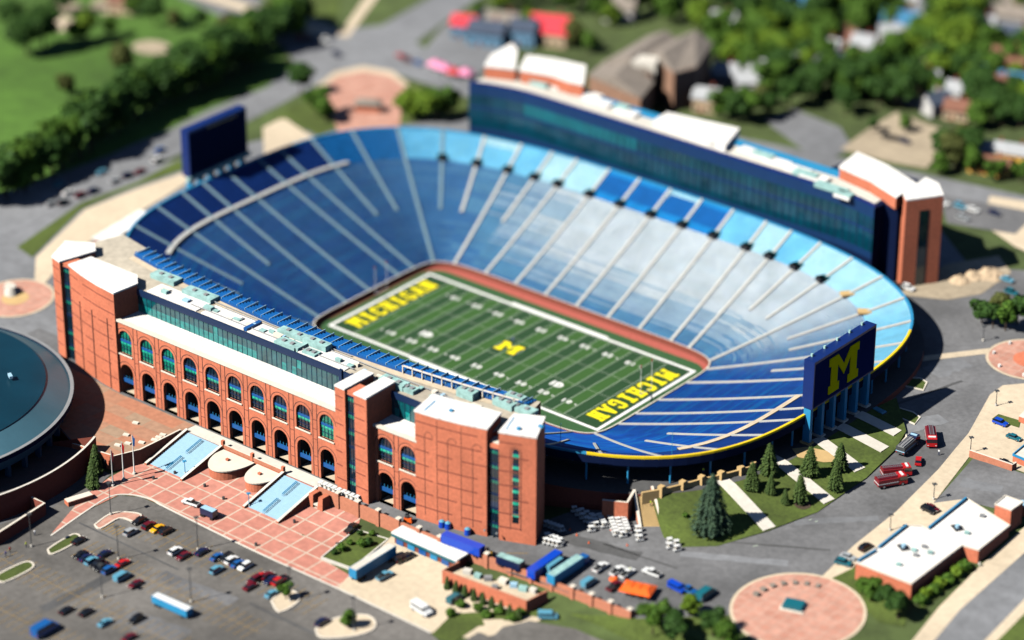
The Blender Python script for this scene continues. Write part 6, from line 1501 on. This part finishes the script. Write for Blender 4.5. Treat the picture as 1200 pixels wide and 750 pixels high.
# ================================================================== HOUSES AND FAR BUILDINGS
mat('roof_slate', (.05, .07, .11), .9, .2, .5); mat('roof_brown', (.2, .09, .06), .9, .2, .5); mat('roof_blue', (.03, .16, .3), .8, .1); mat('roof_red', (.62, .04, .06), .8, .1); mat('roof_pale', (.36, .38, .4), .8, .1)
mat('siding_white', (.5, .5, .49), .8, .06); mat('siding_tan', (.5, .38, .25), .8, .1); mat('siding_blue', (.12, .25, .38), .8, .1); mat('siding_yellow', (.75, .42, .08), .8, .1); mat('siding_grey', (.3, .3, .3), .8, .1)
def house(px, py, L, W_, h, rh_, rz, wm, rm, label, group='houses beyond the stadium', pos=None):
    p = gnd(px, py) if pos is None else pos; ca, sa = math.cos(rz), math.sin(rz); T = lambda x, y, z: (p[0]+x*ca-y*sa, p[1]+x*sa+y*ca, p[2]+z)
    t = empty('house', (p[0], p[1], p[2]), label, 'house', group)
    MB().box((p[0], p[1], p[2]-.5), (L, W_, h+.5), rz).quad(T(L/2, -W_/2, h), T(L/2, W_/2, h), T(L/2, 0, h+rh_*.95), T(L/2, 0, h+rh_*.95)).quad(T(-L/2, W_/2, h), T(-L/2, -W_/2, h), T(-L/2, 0, h+rh_*.95), T(-L/2, 0, h+rh_*.95)).build('wall', wm, t)
    mb = MB(); e = .6
    for s_ in (-1, 1):
        a, b, c, d = T(-L/2-e, s_*(W_/2+e), h-.3), T(L/2+e, s_*(W_/2+e), h-.3), T(L/2+e, 0, h+rh_), T(-L/2-e, 0, h+rh_); mb.quad(a, b, c, d); dn = .25
        mb.quad(*[(q[0], q[1], q[2]-dn) for q in (a, d, c, b)])
    r_ = mb.build('roof', rm, t); q = T(L*.2, W_*.15, h+rh_*.5); MB().box(q, (.9, .9, rh_*.7+.6), rz).build('chimney', 'brick_dark', r_)
    q = T(-L*.15, -W_/2-.03, 0); MB().box(q, (1.1, .12, 2.1), rz).build('door', 'brick_dark', t)
    for x in (-L*.36, L*.12, L*.34): q = T(x, -W_/2-.03, 1.2); MB().box(q, (1.2, .12, 1.4), rz).build('window', 'glass_dark', t)
for a in ((1055, 38, 13, 9, 6, 3.5, .3, 'siding_white', 'roof_blue', 'white house with a bright blue roof at the top right'), (1070, 30, 10, 8, 6, 3, 1.6, 'siding_white', 'roof_pale', 'white house with a pale roof beside the bright blue roofed one'), (1063, 12, 11, 8, 6, 3, .2, 'siding_white', 'roof_pale', 'white house at the top edge above the bright blue roof'), (1042, 50, 8, 7, 5, 3, .7, 'siding_white', 'roof_pale', 'small white house left of the bright blue roof'), (1035, 12, 9, 8, 5, 3, .3, 'siding_blue', 'roof_blue', 'blue house at the top edge'),
 (967, 66, 12, 8, 5, 3, .2, 'siding_white', 'roof_pale', 'pale teal roofed house among the trees'), (982, 84, 10, 8, 5, 3, .9, 'siding_blue', 'roof_slate', 'slate blue house half hidden by trees'), (985, 55, 11, 8, 5, 3, .4, 'siding_tan', 'roof_brown', 'brown roofed house between the trees'), (1012, 62, 8, 11, 5, 3, .3, 'siding_tan', 'roof_pale', 'tan house with a light roof on the bare yard'), (943, 85, 10, 8, 5, 3, .3, 'siding_white', 'roof_pale', 'small pale house left of the slate blue one'),
 (1096, 132, 9, 8, 5.5, 3, 1.2, 'siding_white', 'roof_slate', 'white house with a dark slate roof right of the sandy lot'), (1113, 118, 9, 8, 5.5, 3, .3, 'siding_white', 'roof_pale', 'white house behind the slate roofed one'), (1122, 138, 9, 7, 4.5, 3, .3, 'siding_tan', 'roof_brown', 'tan house with a brown roof below the white ones'), (1150, 96, 11, 9, 6, 3, .3, 'siding_blue', 'roof_blue', 'bright blue house near the right edge'), (1178, 84, 16, 11, 6, 4, .3, 'siding_tan', 'roof_brown', 'large red brown roofed house near the right edge'), (1193, 108, 14, 8, 5, 3, .3, 'siding_white', 'roof_blue', 'long pale house with a sky blue roof at the right edge'), (1170, 110, 9, 8, 5, 3, .3, 'siding_tan', 'roof_brown', 'small tan house before the sky blue roof'), (1080, 104, 12, 9, 5, 3, .5, 'siding_tan', 'roof_pale', 'tan house with a dusty roof in the middle yards'), (1078, 92, 10, 8, 5, 3, 1.3, 'siding_grey', 'roof_grey', 'grey house in the middle yards'),
 (848, 38, 9, 8, 6, 3, .4, 'siding_white', 'roof_pale', 'white house among bright trees above the school'), (727, 22, 12, 10, 6, 4, .4, 'siding_white', 'roof_grey', 'white house with a grey brown roof above the school'), (828, 128, 9, 8, 6, 3, .4, 'siding_tan', 'roof_pale', 'cream house just behind the glass building'), (850, 96, 9, 8, 5, 3, .4, 'siding_grey', 'roof_pale', 'light grey house right of the school'), (877, 106, 9, 8, 5, 3, .6, 'siding_white', 'roof_pale', 'pale house in the trees right of the school'), (892, 92, 9, 8, 5, 3, .2, 'siding_white', 'roof_pale', 'small white house higher among the trees right of the school'), (935, 12, 10, 8, 5, 3, .2, 'siding_blue', 'roof_blue', 'teal roofed house at the top edge'), (905, 8, 10, 8, 5, 3, .2, 'siding_white', 'roof_blue', 'turquoise roofed house at the top edge left of the teal one'),
 (646, 48, 15, 13, 6, 5, .4, 'siding_tan', 'roof_red', 'house with a big bright red roof above the glass building'), (1187, 192, 13, 9, 6, 2, .3, 'siding_yellow', 'roof_pale', 'orange yellow house with a white roof at the right edge'), (1165, 188, 9, 8, 5, 2.5, .3, 'siding_yellow', 'roof_pale', 'smaller yellow house left of the orange one'), (1160, 200, 14, 9, 4, 2, .3, 'siding_yellow', 'roof_brown', 'low yellow house by the street'), (572, 50, 14, 10, 6, 3.5, .4, 'siding_blue', 'roof_slate', 'teal grey house left of the far brick tower'), (590, 40, 12, 9, 6, 3.5, .4, 'siding_grey', 'roof_grey', 'grey house behind the teal one'), (545, 42, 9, 8, 6, 3, .4, 'siding_blue', 'roof_red', 'small house with a red gable near the street crossing'), (615, 50, 10, 10, 7, 3, .4, 'siding_blue', 'roof_slate', 'dark teal house between the far brick towers'), (148, 12, 12, 9, 5, 3, .4, 'siding_tan', 'roof_brown', 'pale brown clubhouse at the top of the golf grass'), (1180, 30, 18, 10, 6, 3, .3, 'siding_grey', 'roof_grey', 'long grey house in the upper right corner'), (1190, 55, 14, 9, 6, 3, .3, 'siding_grey', 'roof_slate', 'dark grey roofed house at the right edge'), (1188, 15, 14, 9, 6, 3, .3, 'siding_grey', 'roof_grey', 'dusty grey house in the top right corner'), (1150, 42, 10, 8, 6, 3, .3, 'siding_tan', 'roof_pale', 'pale house behind the bright yellow green trees')): house(*a)
sc_ = empty('school_building', tuple(gnd(755, 95)), 'large grey brown roofed school complex behind the glass building', 'school')
for pts, z in ((((690, 88), (712, 70), (765, 95), (750, 114)), 27), (((712, 70), (760, 42), (800, 52), (762, 84)), 29), (((762, 62), (795, 44), (834, 50), (815, 78), (790, 84)), 31)):
    P = [Vector(at(*p, z)) for p in pts]; mb = MB(); mb.prism([(p.x, p.y) for p in P], 12, z); mb.build('wall', 'brick_brown', sc_)
    c = sum(P, Vector())/len(P); rd = P[1].lerp(P[2], .5) if len(P) == 4 else None
    mb = MB(); m1, m2 = P[0].lerp(P[-1], .5)+Vector((0, 0, 4)), P[1].lerp(P[2], .5)+Vector((0, 0, 4)); E1 = [p+(p-c)*.05-Vector((0, 0, .2)) for p in P]
    mb.quad(E1[0], E1[1], m2, m1); mb.poly(list(reversed([E1[-1]]+[m1, m2]+E1[2:-1][::1]))) if len(P) == 4 else mb.poly([m1, m2]+E1[2:])
    mb.poly([E1[1], E1[2], m2]); mb.poly([E1[-1], E1[0], m1]); mb.build('roof', 'roof_grey', sc_)
p = at(757, 72, 31); MB().box((p.x, p.y, 27), (9, 7, 5), .4).build('roof_house', 'pale_concrete', sc_)
# pink tents and banners at the street behind the far left tower
for i, (px, py, m, lb) in enumerate(((510, 82, 'paint_pink', 'pink topped tent at the left end of the tent row'), (520, 86, 'paint_pink', 'pink topped tent in the middle of the tent row'), (532, 91, 'paint_red', 'red topped tent at the right end of the tent row'), (545, 92, 'paint_pink', 'small pink tent past the red one'))):
    p = gnd(px, py); t = empty('street_tent', tuple(p), lb, 'tent', 'street tents'); MB().box((p.x, p.y, p.z+2.4), (6, 5, 1.6), .3, 0, .3).build('canopy', m, t)
    for sx in (-1, 1):
        for sy in (-1, 1): MB().tube((p.x+sx*2.3, p.y+sy*1.9, p.z), (p.x+sx*2.3, p.y+sy*1.9, p.z+2.5), .1, n=5).build('leg', 'car_white', t)
gm = empty('gate_pavilion', tuple(gnd(432, 128)), 'small dark roofed gate pavilion in the middle of the brick gate plaza', 'pavilion'); p = gnd(432, 130)
MB().box((p.x, p.y, p.z), (9, 4, 3.2), .5).build('wall', 'brick', gm); MB().box((p.x, p.y, p.z+3.2), (10.5, 5.5, 1.2), .5, 0, .6).build('roof', 'roof_grey', gm)
wp = empty('white_pavilion', tuple(gnd(150, 268)), 'long white roofed shed by the left end of the stadium', 'shed'); a, b = at(118, 282, 19), at(172, 250, 19); d = b-a; c = (a+b)/2
MB().box((c.x, c.y, 14), (d.length, 6, 5), math.atan2(d.y, d.x)).build('wall', 'brick_pale', wp); MB().box((c.x, c.y, 19), (d.length+1, 7, .4), math.atan2(d.y, d.x)).build('roof', 'roof_white', wp)
for (px, py, sx, lb) in ((1140, 325, 4, 'left earth heap on the gravel patch right of the stadium'), (1158, 322, 6, 'right earth heap on the gravel patch right of the stadium'), (1125, 330, 4, 'small earth heap by the foot of the right brick tower')):
    p = gnd(px, py); hb = MB(); rg = [[(p.x+sx*f*math.cos(a*.45)*R.uniform(.8, 1.15), p.y+sx*f*math.sin(a*.45)*R.uniform(.8, 1.15), p.z-.1+2.6*(1-f)**.8*R.uniform(.75, 1.2)) for a in range(14)] for f in (1, .75, .5, .25, .05)]
    for r0_, r1_ in zip(rg, rg[1:]): hb.ribbon(r0_, r1_, 0, True)
    hb.poly(rg[-1]); o = hb.build('earth_heap', 'siding_tan'); tag(o, lb, 'earth heap', 'earth heaps')
# clean up the templates
for t in TEMPL:
    def rm(o):
        for c in list(o.children): rm(c)
        bpy.data.objects.remove(o)
    rm(t)
